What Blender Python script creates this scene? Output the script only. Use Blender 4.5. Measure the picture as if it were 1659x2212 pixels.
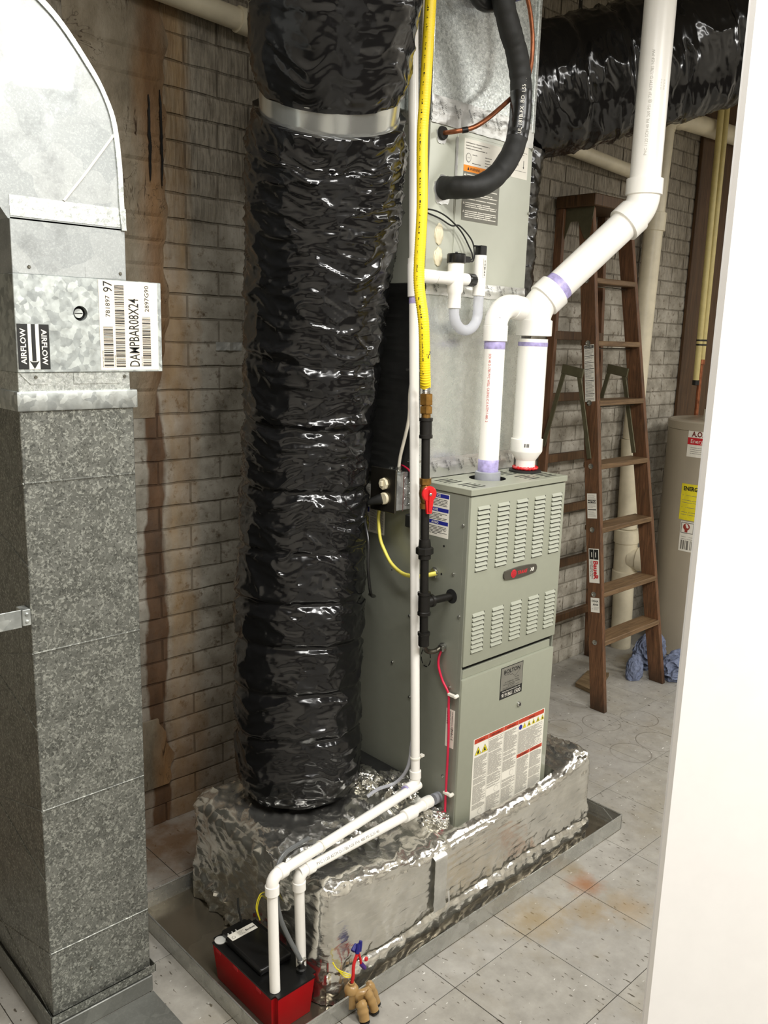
import bpy, bmesh, math, random
from mathutils import Vector, Matrix, noise as mn
R_ = random.Random(7)
PI = math.pi
scene = bpy.context.scene
COL = scene.collection
for o in list(bpy.data.objects): bpy.data.objects.remove(o)

# ------------------------------------------------------------------ camera, world, lights, exposure
cd = bpy.data.cameras.new('camera'); cam = bpy.data.objects.new('camera', cd); COL.objects.link(cam)
cam.location = (-1.7636, -1.4967, 1.6999)
cam.rotation_euler = (1.3666, -0.0295, -0.7583)
cd.sensor_fit = 'AUTO'; cd.sensor_width = 36.0; cd.lens = 36.0 * 1852.35 / 2212.0
cd.clip_start = 0.05; cd.clip_end = 60
scene.camera = cam
w = bpy.data.worlds.new('world'); scene.world = w; w.use_nodes = True
w.node_tree.nodes['Background'].inputs[0].default_value = (1.0, 0.97, 0.9, 1)
w.node_tree.nodes['Background'].inputs[1].default_value = 0.05
def area(name, loc, size, power, rotz=0, tilt=0, color=(1.0, 0.985, 0.95)):
    l = bpy.data.lights.new(name, 'AREA'); l.shape = 'RECTANGLE'; l.size, l.size_y = size
    l.energy = power; l.color = color
    o = bpy.data.objects.new(name, l); COL.objects.link(o)
    o.location = loc; o.rotation_euler = (tilt, 0, rotz)
    return o
area('fluorescent_light', (0.07, -2.25, 2.95), (0.30, 1.25), 70, math.radians(23))
area('fluorescent_light.001', (2.55, -2.2, 2.95), (0.30, 1.25), 50, math.radians(10))
area('fluorescent_light.002', (4.0, -1.6, 2.95), (0.30, 1.25), 30, 0)
area('fluorescent_light.003', (-1.0, -0.70, 2.95), (0.30, 1.25), 32, 0)
area('door_fill_light', (-0.98, -2.35, 2.95), (0.30, 1.25), 62, math.radians(20))  # unseen fill lamp, added to whiten the door leaf
scene.view_settings.view_transform = 'Standard'; scene.view_settings.look = 'None'
scene.view_settings.gamma = 1.0; scene.view_settings.use_curve_mapping = False
scene.view_settings.exposure = 0.35

# ------------------------------------------------------------------ materials
def lin(c):
    return tuple(((x/255)/12.92 if x/255 <= 0.04045 else (((x/255)+0.055)/1.055)**2.4) for x in c) + (1.0,)
class NT:
    def __init__(s, name):
        s.m = bpy.data.materials.new(name); s.m.use_nodes = True
        s.t = s.m.node_tree; s.b = s.t.nodes['Principled BSDF']
        s.pos = None
    def n(s, typ, **kw):
        x = s.t.nodes.new(typ)
        for k, v in kw.items():
            if k in x.inputs.keys(): x.inputs[k].default_value = v
            else: setattr(x, k, v)
        return x
    def l(s, a, b): s.t.links.new(a, b)
    def P(s, scale=(1, 1, 1), rot=(0, 0, 0)):
        if s.pos is None: s.pos = s.n('ShaderNodeNewGeometry').outputs['Position']
        m = s.n('ShaderNodeMapping'); m.inputs['Scale'].default_value = scale; m.inputs['Rotation'].default_value = rot
        s.l(s.pos, m.inputs['Vector']); return m.outputs[0]
    def noise(s, scale, detail=3, rough=0.55, stretch=(1, 1, 1), dist=0, rot=(0, 0, 0)):
        x = s.n('ShaderNodeTexNoise'); x.inputs['Scale'].default_value = scale; x.inputs['Detail'].default_value = detail
        x.inputs['Roughness'].default_value = rough; x.inputs['Distortion'].default_value = dist
        s.l(s.P(stretch, rot), x.inputs['Vector']); return x.outputs['Fac']
    def vor(s, scale, stretch=(1, 1, 1), feature='F1', out='Distance', rnd=1.0):
        x = s.n('ShaderNodeTexVoronoi'); x.feature = feature; x.inputs['Scale'].default_value = scale; x.inputs['Randomness'].default_value = rnd
        s.l(s.P(stretch), x.inputs['Vector']); return x.outputs[out]
    def ramp(s, fac, stops):
        r = s.n('ShaderNodeValToRGB'); cr = r.color_ramp
        while len(cr.elements) < len(stops): cr.elements.new(0.5)
        for e, (p, c) in zip(cr.elements, stops):
            e.position = p; e.color = c if len(c) == 4 else tuple(c) + (1,)
        s.l(fac, r.inputs[0]); return r.outputs[0]
    def mix(s, fac, a, b, mode='MIX'):
        x = s.n('ShaderNodeMix', data_type='RGBA', blend_type=mode)
        for i, v in ((0, fac), (6, a), (7, b)):
            if hasattr(v, 'is_output'): s.l(v, x.inputs[i])
            else: x.inputs[i].default_value = v
        return x.outputs[2]
    def math(s, op, a, b=None, c=None):
        x = s.n('ShaderNodeMath', operation=op)
        for i, v in enumerate((a, b, c)):
            if v is None: continue
            if hasattr(v, 'is_output'): s.l(v, x.inputs[i])
            else: x.inputs[i].default_value = v
        return x.outputs[0]
    def xyz(s):
        if s.pos is None: s.pos = s.n('ShaderNodeNewGeometry').outputs['Position']
        x = s.n('ShaderNodeSeparateXYZ'); s.l(s.pos, x.inputs[0]); return x.outputs
    def bump(s, h, strength=0.3, dist=0.002):
        x = s.n('ShaderNodeBump'); x.inputs['Strength'].default_value = strength; x.inputs['Distance'].default_value = dist
        s.l(h, x.inputs['Height'])
        if s.b.inputs['Normal'].is_linked: s.l(s.b.inputs['Normal'].links[0].from_socket, x.inputs['Normal'])
        s.l(x.outputs[0], s.b.inputs['Normal'])
    def set(s, **kw):
        mp = dict(color='Base Color', rough='Roughness', metal='Metallic', spec='Specular IOR Level', coat='Coat Weight', trans='Transmission Weight', ior='IOR', alpha='Alpha', coat_rough='Coat Roughness')
        for k, v in kw.items():
            i = s.b.inputs[mp[k]]
            if hasattr(v, 'is_output'): s.l(v, i)
            else: i.default_value = v
        return s
def flat(name, rgb, rough=0.5, metal=0.0, var=0.08, vs=30, bump=0.0, bs=200, spec=0.5):
    t = NT(name); c = lin(rgb)
    dk = tuple(x*(1-var*1.6) for x in c[:3]) + (1,); lt = tuple(min(1, x*(1+var)) for x in c[:3]) + (1,)
    t.set(color=t.ramp(t.noise(vs, 4), [(0.3, dk), (0.7, lt)]), rough=rough, metal=metal, spec=spec)
    if bump: t.bump(t.noise(bs, 3), bump, 0.001)
    return t.m

def m_brick(shade, name):
    t = NT(name); x, y, z = t.xyz()
    base = t.ramp(t.noise(9, 6, 0.65), [(0.28, lin((112, 106, 94))), (0.5, lin((156, 150, 137))), (0.72, lin((184, 178, 166)))])
    base = t.mix(t.ramp(t.noise(38, 5, 0.7), [(0.55, (0, 0, 0, 1)), (0.72, (1, 1, 1, 1))]), base, lin((92, 78, 62)))
    # bare scored brick in the upper courses
    up = t.ramp(t.math('MULTIPLY_ADD', t.noise(2.2, 3), 0.5, z), [(0.0, (0, 0, 0, 1)), (1.0, (1, 1, 1, 1))])
    upm = t.n('ShaderNodeMapRange'); upm.inputs[1].default_value = 2.05; upm.inputs[2].default_value = 2.35
    t.l(t.math('MULTIPLY_ADD', t.noise(2.2, 3), 0.35, z), upm.inputs[0])
    score = t.noise(110, 3, 0.6, (1, 1, 0.09))
    sc_col = t.ramp(score, [(0.35, lin((88, 80, 68))), (0.62, lin((146, 137, 121)))])
    base = t.mix(t.math('MULTIPLY', upm.outputs[0], 0.75), base, sc_col)
    # rust runs down the wall between the metal duct and the flexible duct
    wob = t.math('ADD', t.math('MULTIPLY_ADD', t.noise(5, 4, 0.6, (1, 1, 0.35)), 0.16, x), -0.08)
    def band(c, wd, soft):
        d = t.math('ABSOLUTE', t.math('SUBTRACT', wob, c))
        m = t.n('ShaderNodeMapRange'); m.inputs[1].default_value = wd + soft; m.inputs[2].default_value = wd
        t.l(d, m.inputs[0]); return m.outputs[0]
    wide = t.math('MULTIPLY', band(-0.325, 0.028, 0.05), t.ramp(t.noise(7, 5, 0.7, (1, 1, 0.4)), [(0.25, (0.2, 0.2, 0.2, 1)), (0.6, (1, 1, 1, 1))]))
    base = t.mix(t.math('MULTIPLY', wide, 0.6), base, t.ramp(t.noise(14, 4, 0.6, (1, 1, 0.3)), [(0.3, lin((134, 98, 54))), (0.7, lin((172, 138, 88)))]))
    lowm = t.n('ShaderNodeMapRange'); lowm.inputs[1].default_value = 1.68; lowm.inputs[2].default_value = 1.5
    t.l(z, lowm.inputs[0])
    nar = t.math('MULTIPLY', band(-0.425, 0.032, 0.012), lowm.outputs[0])
    base = t.mix(t.math('MULTIPLY', nar, 0.9), base, t.ramp(t.noise(20, 4, 0.6, (1, 1, 0.25)), [(0.3, lin((62, 40, 22))), (0.7, lin((104, 72, 44)))]))
    low2 = t.n('ShaderNodeMapRange'); low2.inputs[1].default_value = 0.75; low2.inputs[2].default_value = 0.1
    t.l(z, low2.inputs[0])
    leftm = t.n('ShaderNodeMapRange'); leftm.inputs[1].default_value = 0.3; leftm.inputs[2].default_value = -0.3
    t.l(x, leftm.inputs[0])
    base = t.mix(t.math('MULTIPLY', t.math('MULTIPLY', low2.outputs[0], leftm.outputs[0]), t.math('MULTIPLY', t.noise(11, 5, 0.7), 0.8)), base, lin((112, 78, 46)))
    if shade < 1: base = t.mix(1.0, base, (shade, shade*0.97, shade*0.93, 1), 'MULTIPLY')
    t.set(color=base, rough=0.75, spec=0.3)
    t.bump(t.noise(60, 6, 0.7), 0.5, 0.004)
    t.bump(t.math('MULTIPLY', score, upm.outputs[0]), 0.8, 0.006)
    return t.m
M_BRICK = m_brick(1.0, 'painted_brick')
M_MORTAR = m_brick(0.62, 'painted_mortar_joint')
def m_plaster():
    t = NT('stained_plaster'); x, y, z = t.xyz()
    c = t.ramp(t.noise(8, 6, 0.7, (1, 1, 0.5)), [(0.3, lin((92, 82, 66))), (0.5, lin((132, 121, 102))), (0.7, lin((152, 142, 124)))])
    d = t.math('ABSOLUTE', t.math('SUBTRACT', t.math('MULTIPLY_ADD', t.noise(6, 4, 0.6, (1, 1, 0.3)), 0.16, x), -0.305))
    m = t.n('ShaderNodeMapRange'); m.inputs[1].default_value = 0.075; m.inputs[2].default_value = 0.01; t.l(d, m.inputs[0])
    c = t.mix(t.math('MULTIPLY', m.outputs[0], 0.75), c, t.ramp(t.noise(14, 4, 0.6, (1, 1, 0.3)), [(0.3, lin((104, 70, 38))), (0.7, lin((146, 106, 62)))]))
    c = t.mix(t.ramp(t.noise(26, 5, 0.7, (1, 1, 0.12), 1.5), [(0.62, (0, 0, 0, 1)), (0.69, (1, 1, 1, 1))]), c, lin((52, 34, 18)))
    cr = t.math('ABSOLUTE', t.math('SUBTRACT', t.noise(5, 5, 0.75, (1, 1, 0.6), 1.2), 0.5)); ms = t.ramp(t.noise(4, 2), [(0.5, (0, 0, 0, 1)), (0.6, (1, 1, 1, 1))])
    c = t.mix(t.math('MULTIPLY', ms, t.ramp(cr, [(0.0, (1, 1, 1, 1)), (0.008, (0, 0, 0, 1))])), c, lin((60, 46, 30)))
    t.set(color=c, rough=0.7, spec=0.3); t.bump(t.noise(22, 6, 0.7, (1, 1, 0.5)), 0.6, 0.012); return t.m
M_PLASTER = m_plaster()
M_WHITEWALL = flat('white_wall_paint', (206, 200, 188), 0.7, 0, 0.04)
M_CEIL = flat('ceiling_boards', (150, 140, 122), 0.8, 0, 0.1, 6)
RINGS = ((1.662, 0.333, 0.085), (1.487, 0.422, 0.085), (1.331, 0.179, 0.085), (1.512, 0.156, 0.092), (2.142, 0.732, 0.10), (1.30, 0.50, 0.085))
def m_tile():
    t = NT('vinyl_tile')
    oi = t.n('ShaderNodeObjectInfo').outputs['Random']
    c = t.ramp(t.noise(16, 5, 0.65), [(0.3, lin((138, 134, 125))), (0.7, lin((164, 160, 151)))])
    c = t.mix(t.math('MULTIPLY', oi, 0.25), c, lin((160, 158, 156)))
    # dark and white flecks
    c = t.mix(t.ramp(t.noise(95, 2, 0.5, (1, 0.35, 1), 0, (0, 0, 0.7)), [(0.665, (0, 0, 0, 1)), (0.70, (1, 1, 1, 1))]), c, lin((84, 78, 68)))
    c = t.mix(t.ramp(t.noise(95, 2, 0.5, (0.4, 1, 1), 0, (0, 0, 0.3)), [(0.715, (0, 0, 0, 1)), (0.74, (1, 1, 1, 1))]), c, lin((214, 212, 206)))
    c = t.mix(t.ramp(t.noise(3.2, 5, 0.7), [(0.5, (0, 0, 0, 1)), (0.8, (0.7, 0.7, 0.7, 1))]), c, lin((136, 126, 104)))
    x, y, z = t.xyz()
    def spot(cx, cy, r, col, a):
        nonlocal c
        d = t.math('SQRT', t.math('ADD', t.math('POWER', t.math('SUBTRACT', x, cx), 2), t.math('POWER', t.math('SUBTRACT', y, cy), 2)))
        d = t.math('ADD', d, t.math('MULTIPLY', t.math('SUBTRACT', t.noise(18, 4, 0.7), 0.5), r*1.3))
        m = t.n('ShaderNodeMapRange'); m.inputs[1].default_value = r; m.inputs[2].default_value = r*0.1
        t.l(d, m.inputs[0]); c = t.mix(t.math('MULTIPLY', m.outputs[0], a), c, lin(col))
    spot(0.42, -0.20, 0.075, (142, 88, 40), 0.75); spot(0.31, -0.28, 0.09, (138, 112, 62), 0.6); spot(0.16, -0.20, 0.12, (140, 116, 66), 0.6)
    spot(0.45, -0.13, 0.05, (120, 96, 50), 0.5); spot(0.42, -0.36, 0.1, (150, 124, 84), 0.5); spot(-0.45, 0.86, 0.28, (106, 74, 40), 0.8); spot(2.3, 0.72, 0.12, (150, 122, 70), 0.6)
    for cx, cy, r in RINGS:
        d = t.math('SQRT', t.math('ADD', t.math('POWER', t.math('SUBTRACT', x, cx), 2), t.math('POWER', t.math('SUBTRACT', y, cy), 2)))
        d = t.math('ABSOLUTE', t.math('SUBTRACT', d, r)); m = t.n('ShaderNodeMapRange'); m.inputs[1].default_value = 0.0034; m.inputs[2].default_value = 0.0010; t.l(d, m.inputs[0])
        c = t.mix(t.math('MULTIPLY', m.outputs[0], t.math('MULTIPLY', t.noise(6, 3), 0.9)), c, lin((78, 70, 58)))
    t.set(color=c, rough=t.ramp(t.noise(20, 3), [(0.3, (0.32, 0.32, 0.32, 1)), (0.7, (0.5, 0.5, 0.5, 1))]), spec=0.45)
    t.bump(t.noise(40, 4), 0.08, 0.002); return t.m
M_TILE = m_tile()
M_GROUT = flat('tile_joint', (52, 46, 38), 0.9)
def m_galv(name, a, b, vs, metal=0.75, rough=0.38, flake=0.0, bump=0.05, fs=120, dirt=0.0):
    t = NT(name)
    vn = t.n('ShaderNodeTexVoronoi'); vn.inputs['Scale'].default_value = vs
    wp = t.n('ShaderNodeVectorMath', operation='ADD'); nz = t.n('ShaderNodeTexNoise'); nz.inputs['Scale'].default_value = vs*0.8
    t.l(t.P(), nz.inputs['Vector']); sc = t.n('ShaderNodeVectorMath', operation='SCALE'); sc.inputs['Scale'].default_value = 1.2/vs
    t.l(nz.outputs['Color'], sc.inputs[0]); t.l(t.P(), wp.inputs[0]); t.l(sc.outputs[0], wp.inputs[1]); t.l(wp.outputs[0], vn.inputs['Vector'])
    v = t.n('ShaderNodeSeparateColor'); t.l(vn.outputs['Color'], v.inputs[0])
    c = t.ramp(t.math('MULTIPLY_ADD', t.noise(vs*0.5, 4), 0.6, t.math('MULTIPLY', v.outputs[0], 0.4)), [(0.25, lin(a)), (0.75, lin(b))])
    if flake:
        f = t.ramp(t.noise(fs, 3, 0.6, (1, 1, 1), 0.8), [(0.52, (0, 0, 0, 1)), (0.60, (1, 1, 1, 1))])
        c = t.mix(t.math('MULTIPLY', f, flake), c, tuple(min(1, x*1.7) for x in lin(b)[:3]) + (1,))
        g = t.ramp(t.noise(fs*1.3, 3, 0.6), [(0.36, (1, 1, 1, 1)), (0.46, (0, 0, 0, 1))])
        c = t.mix(t.math('MULTIPLY', g, flake*0.7), c, tuple(x*0.4 for x in lin(a)[:3]) + (1,))
        t.bump(t.noise(fs, 3, 0.6, (1, 1, 1), 0.8), flake*0.35, 0.002)
    if dirt: c = t.mix(t.math('MULTIPLY', t.ramp(t.noise(11, 5, 0.7), [(0.5, (0, 0, 0, 1)), (0.75, (1, 1, 1, 1))]), dirt), c, tuple(x*0.35 for x in lin(a)[:3]) + (1,))
    t.set(color=c, metal=metal, rough=t.ramp(t.noise(vs, 3), [(0.3, (rough*0.8,)*3 + (1,)), (0.7, (rough*1.25,)*3 + (1,))]))
    t.bump(t.noise(6, 2), bump, 0.02)
    return t.m
M_GALV = m_galv('galvanized_sheet', (150, 154, 152), (206, 210, 206), 55)
M_GALV_BRIGHT = m_galv('galvanized_sheet_plenum', (196, 199, 194), (208, 211, 205), 60, 0.7, 0.27, 0.0, 0.10)
M_COLLAR = m_galv('bright_collar_metal', (200, 203, 200), (218, 220, 216), 12, 0.85, 0.2, 0.0, 0.05)
M_GALV_SPECK = m_galv('galvanized_sheet_speckled', (160, 164, 160), (208, 212, 206), 140, 0.7, 0.36, 0.35, 0.05, 260)
M_DUCT_UP = m_galv('weathered_duct_metal', (152, 156, 155), (172, 175, 173), 14, 0.25, 0.42, 0.16, 0.02, 200, 0.5)
for n_ in M_DUCT_UP.node_tree.nodes:
    if n_.type == 'BSDF_PRINCIPLED': n_.inputs['Coat Weight'].default_value = 0.10; n_.inputs['Specular IOR Level'].default_value = 0.3; n_.inputs['Coat Roughness'].default_value = 0.03
M_DUCT_LOW = m_galv('rough_galvanneal_metal', (96, 97, 91), (122, 123, 116), 30, 0.45, 0.40, 1.0, 0.03, 135, 0.05)
M_DAMPER = m_galv('spangled_metal', (150, 155, 154), (208, 214, 210), 75, 0.6, 0.4, 0.0, 0.02, 100, 0.12)
M_PAN = m_galv('drain_pan_metal', (168, 168, 162), (192, 192, 186), 26, 0.75, 0.26, 0.0, 0.05)
M_PANFLOOR = m_galv('brown_pan_floor', (96, 88, 74), (140, 132, 116), 9, 0.7, 0.2, 0.0, 0.05)  # pan floor metal, darker and browner than the pan walls
def m_foil(name, tint=(236, 234, 226), rough=0.2, sc=1.0):
    t = NT(name)
    t.set(color=t.ramp(t.noise(14, 4), [(0.3, lin(tuple(int(x*0.88) for x in tint))), (0.7, lin(tint))]), metal=0.95, rough=rough)
    f = t.n('ShaderNodeTexNoise'); f.noise_type = 'RIDGED_MULTIFRACTAL'; f.inputs['Scale'].default_value = 26*sc; f.inputs['Detail'].default_value = 3; f.inputs['Distortion'].default_value = 0.4
    t.l(t.P((0.8, 0.8, 1.3)), f.inputs['Vector']); x, y, z = t.xyz(); mk = t.n('ShaderNodeMapRange'); mk.inputs[1].default_value = -0.064; mk.inputs[2].default_value = -0.03; mk.inputs[3].default_value = 0.3; t.l(y, mk.inputs[0])
    mk2 = t.n('ShaderNodeMapRange'); mk2.inputs[1].default_value = 0.16; mk2.inputs[2].default_value = 0.08; mk2.inputs[3].default_value = 0.3; t.l(z, mk2.inputs[0])
    t.bump(t.math('MULTIPLY', f.outputs['Fac'], t.math('MAXIMUM', mk.outputs[0], mk2.outputs[0])), 0.55, 0.006)
    t.bump(t.noise(60*sc, 3, 0.6, (0.6, 0.6, 1.5), 0.6), 0.22, 0.005)
    return t.m
M_FOIL = m_foil('aluminium_foil_wrap'); M_TAPE = m_foil('foil_tape', (232, 232, 228), 0.44, 0.7)
def m_black_plastic():
    t = NT('black_polyethylene')
    t.set(color=(0.0048, 0.0048, 0.0052, 1), rough=0.17, spec=0.55)
    at = t.n('ShaderNodeAttribute', attribute_name='wrap'); 
    def rid(scale, st, dist, detail):
        m = t.n('ShaderNodeMapping'); m.inputs['Scale'].default_value = st; t.l(at.outputs['Vector'], m.inputs['Vector'])
        f = t.n('ShaderNodeTexNoise'); f.noise_type = 'RIDGED_MULTIFRACTAL'; f.inputs['Scale'].default_value = scale; f.inputs['Detail'].default_value = detail; f.inputs['Distortion'].default_value = dist
        t.l(m.outputs[0], f.inputs['Vector']); return f.outputs['Fac']
    t.bump(rid(13, (0.35, 0.35, 1.9), 0.5, 2.0), 0.26, 0.006)
    t.bump(rid(30, (0.30, 0.30, 1.5), 0.7, 2.0), 0.20, 0.0035)
    return t.m
M_PLASTIC = m_black_plastic()
M_PVC = flat('white_pvc', (246, 243, 236), 0.28, 0, 0.02, 8, 0.03, 60)
M_PVC_OLD = flat('old_cream_pvc', (214, 204, 178), 0.4, 0, 0.07, 14)
M_PRIMER = flat('purple_primer', (176, 166, 214), 0.4, 0, 0.2, 60)
M_GREYPVC = flat('grey_coupling', (150, 152, 158), 0.4)
M_FURN = flat('furnace_grey_paint', (145, 147, 131), 0.42, 0.0, 0.015, 40, 0.04, 900)
M_FURNSIDE = flat('furnace_side_steel_paint', (132, 134, 122), 0.38, 0.12, 0.02, 30, 0.05, 700)
M_COIL = flat('coil_cabinet_paint', (182, 184, 170), 0.33, 0.1, 0.015, 20, 0.03, 600)
M_DARK = flat('dark_opening_and_shade', (12, 12, 11), 0.9, 0, 0.0)  # near black for openings and for shade painted on slats and slots
M_BLACKRUB = flat('black_rubber', (24, 24, 22), 0.62, 0, 0.2, 40, 0.2, 160)
M_BLACKPL = flat('black_gloss_plastic', (18, 18, 18), 0.3, 0, 0.1)
M_IRON = flat('black_iron_pipe', (25, 23, 20), 0.42, 0.3, 0.25, 60, 0.15, 220)
M_BRASS = flat('brass', (150, 112, 56), 0.35, 0.85, 0.2, 60)
M_STEEL = flat('bright_steel', (190, 190, 184), 0.25, 0.95, 0.1)
M_SCREW = flat('screw_head', (120, 118, 108), 0.35, 0.8, 0.2)
M_STAINLESS = flat('brushed_dark_steel', (96, 92, 82), 0.32, 0.9, 0.1)
M_COPPER = flat('copper_tube', (150, 92, 62), 0.38, 0.75, 0.25, 40)
M_YELLOW = flat('yellow_gas_jacket', (238, 208, 30), 0.45, 0, 0.05, 30)
M_RED = flat('red_plastic', (196, 24, 28), 0.32, 0, 0.06, 10)
M_TANK = flat('red_tank_plastic', (172, 18, 24), 0.3, 0, 0.06, 12, 0.04, 300)
M_IVORY = flat('ivory_plastic', (224, 214, 184), 0.35)
M_CABLE_Y = flat('yellow_cable', (226, 214, 96), 0.45)
M_CABLE_W = flat('white_cable', (212, 206, 190), 0.5)
M_CABLE_R = flat('red_cable', (206, 26, 66), 0.4)
M_BLUE = flat('blue_plastic', (24, 24, 110), 0.4)
M_PURPLE = flat('purple_plastic', (66, 34, 110), 0.4)
M_TAN = flat('tan_plastic', (160, 128, 80), 0.3, 0, 0.08)
M_WHITE = flat('white_label', (232, 228, 216), 0.5, 0, 0.02)
M_CREAM = flat('cream_label', (240, 228, 208), 0.5, 0, 0.02)
M_INK = flat('black_ink', (22, 22, 20), 0.6)
M_INKGREY = flat('grey_ink', (118, 114, 106), 0.6)
M_INKRED = flat('red_ink', (196, 30, 40), 0.6)
M_INKBLUE = flat('blue_ink', (26, 34, 138), 0.6)
M_INKORANGE = flat('orange_ink', (244, 146, 36), 0.6)
M_INKRUST = flat('brick_red_ink', (184, 62, 36), 0.6)
M_INKYELLOW = flat('yellow_ink', (232, 216, 40), 0.6)
M_GREYLABEL = flat('grey_label', (112, 110, 100), 0.5, 0, 0.03)
M_SILVER = flat('silver_label', (138, 136, 126), 0.4, 0.4, 0.05)
M_HEATER = flat('water_heater_enamel', (164, 154, 136), 0.42, 0, 0.03, 6)
M_TOWEL = flat('blue_terry_cloth', (112, 120, 142), 0.95, 0, 0.2, 60, 0.9, 260, 0.1)
M_CLEAR = NT('clear_vinyl').set(color=(0.80, 0.81, 0.87, 1), rough=0.12, trans=0.55, ior=1.25).m
M_LENS = flat('translucent_white_cap', (206, 206, 200), 0.35)
M_DOOR = flat('white_door_paint', (250, 248, 246), 0.5, 0, 0.01)
M_YPIPE = flat('cream_cpvc', (196, 180, 118), 0.45, 0, 0.06)
M_OLIVE = flat('olive_steel', (96, 92, 70), 0.45, 0.5, 0.12)
def m_wood(name, a, b, axis, dark=0.0):
    t = NT(name)
    st = {'z': (1, 1, 0.06), 'x': (0.06, 1, 1), 'y': (1, 0.06, 1)}[axis]
    c = t.ramp(t.noise(70, 5, 0.65, st, 1.2), [(0.3, lin(a)), (0.7, lin(b))])
    c = t.mix(t.ramp(t.noise(9, 4, 0.7), [(0.5, (0, 0, 0, 1)), (0.85, (0.8, 0.8, 0.8, 1))]), c, lin((70, 54, 36)))
    if dark:
        x, y, z = t.xyz(); m = t.n('ShaderNodeMapRange'); m.inputs[1].default_value = 0.17; m.inputs[2].default_value = 0.05
        t.l(t.math('MULTIPLY_ADD', t.noise(30, 3), 0.08, z), m.inputs[0]); c = t.mix(t.math('MULTIPLY', m.outputs[0], 0.7), c, lin((40, 28, 18)))
    t.set(color=c, rough=0.55, spec=0.35); t.bump(t.noise(70, 5, 0.65, st, 1.2), 0.35, 0.002); return t.m
M_RAIL = m_wood('aged_ladder_wood', (68, 46, 31), (120, 84, 57), 'z', 1)
M_STEP = m_wood('worn_step_wood', (78, 58, 38), (128, 102, 72), 'x')
M_BOARD = m_wood('dark_brown_board', (54, 36, 20), (92, 66, 40), 'z')
M_SCRAP = m_wood('scrap_wood', (88, 72, 50), (128, 108, 80), 'y')

# ------------------------------------------------------------------ mesh helpers
def NB(): return bmesh.new()
def V(*a): return Vector(a)
def bx(bm, x0, x1, y0, y1, z0, z1, bev=0.0, mi=0, seg=1):
    vs = [bm.verts.new((x, y, z)) for x in (x0, x1) for y in (y0, y1) for z in (z0, z1)]
    fs = [(0, 1, 3, 2), (4, 6, 7, 5), (0, 4, 5, 1), (2, 3, 7, 6), (0, 2, 6, 4), (1, 5, 7, 3)]
    F = [bm.faces.new([vs[i] for i in f]) for f in fs]
    for f in F: f.material_index = mi
    if bev > 0:
        E = list({e for f in F for e in f.edges})
        r = bmesh.ops.bevel(bm, geom=E, offset=bev, segments=seg, profile=0.6, affect='EDGES')
        for f in r['faces']: f.material_index = mi
    return vs
def obx(bm, c, ax, half, bev=0.0, mi=0):
    """box about C with unit axes AX and half sizes HALF"""
    c = Vector(c); ax = [Vector(a).normalized() for a in ax]
    vs = [bm.verts.new(c + ax[0]*half[0]*i + ax[1]*half[1]*j + ax[2]*half[2]*k) for i in (-1, 1) for j in (-1, 1) for k in (-1, 1)]
    fs = [(0, 1, 3, 2), (4, 6, 7, 5), (0, 4, 5, 1), (2, 3, 7, 6), (0, 2, 6, 4), (1, 5, 7, 3)]
    F = [bm.faces.new([vs[i] for i in f]) for f in fs]
    for f in F: f.material_index = mi
    if bev > 0:
        E = list({e for f in F for e in f.edges})
        r = bmesh.ops.bevel(bm, geom=E, offset=bev, segments=1, affect='EDGES')
        for f in r['faces']: f.material_index = mi
def frames(pts):
    pts = [Vector(p) for p in pts]; T = []
    for i in range(len(pts)):
        a = pts[max(0, i-1)]; b = pts[min(len(pts)-1, i+1)]; T.append((b-a).normalized())
    n = T[0].orthogonal().normalized(); N = []
    for i, t in enumerate(T):
        n = (n - t*n.dot(t)); n = n.normalized() if n.length > 1e-6 else t.orthogonal().normalized(); N.append(n)
    return pts, T, N
def tube(bm, pts, r, n=16, cap=True, mi=0, flatten=None):
    pts, T, N = frames(pts); rings = []
    for i, (p, t, a) in enumerate(zip(pts, T, N)):
        b = t.cross(a); rr = r[i] if isinstance(r, (list, tuple)) else r
        rings.append([bm.verts.new(p + (a*math.cos(2*PI*k/n) + b*math.sin(2*PI*k/n)*(flatten or 1))*rr) for k in range(n)])
    for i in range(len(rings)-1):
        for k in range(n):
            f = bm.faces.new((rings[i][k], rings[i][(k+1) % n], rings[i+1][(k+1) % n], rings[i+1][k])); f.material_index = mi
    if cap:
        for rg in (list(reversed(rings[0])), rings[-1]):
            f = bm.faces.new(rg); f.material_index = mi
def cyl(bm, p0, p1, r, r1=None, n=20, mi=0): tube(bm, [p0, p1], [r, r if r1 is None else r1], n, True, mi)
def lathe(bm, base, axis, prof, n=24, mi=0, caps=True):
    """PROF: (radius, height) along AXIS from BASE"""
    ax = Vector(axis).normalized(); a = ax.orthogonal().normalized(); b = ax.cross(a); base = Vector(base); rings = []
    for r, h in prof:
        rings.append([bm.verts.new(base + ax*h + (a*math.cos(2*PI*k/n) + b*math.sin(2*PI*k/n))*max(r, 1e-5)) for k in range(n)])
    for i in range(len(rings)-1):
        for k in range(n):
            f = bm.faces.new((rings[i][k], rings[i][(k+1) % n], rings[i+1][(k+1) % n], rings[i+1][k])); f.material_index = mi
    if caps:
        for rg in (list(reversed(rings[0])), rings[-1]): bm.faces.new(rg).material_index = mi
def smooth(pts, k=8):
    pts = [Vector(p) for p in pts]; out = []
    P = [pts[0]*2-pts[1]] + pts + [pts[-1]*2-pts[-2]]
    for i in range(1, len(P)-2):
        a, b, c, d = P[i-1], P[i], P[i+1], P[i+2]
        for j in range(k):
            t = j/k
            out.append(0.5*((2*b) + (c-a)*t + (2*a-5*b+4*c-d)*t*t + (3*b-a-3*c+d)*t**3))
    out.append(pts[-1]); return out
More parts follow.
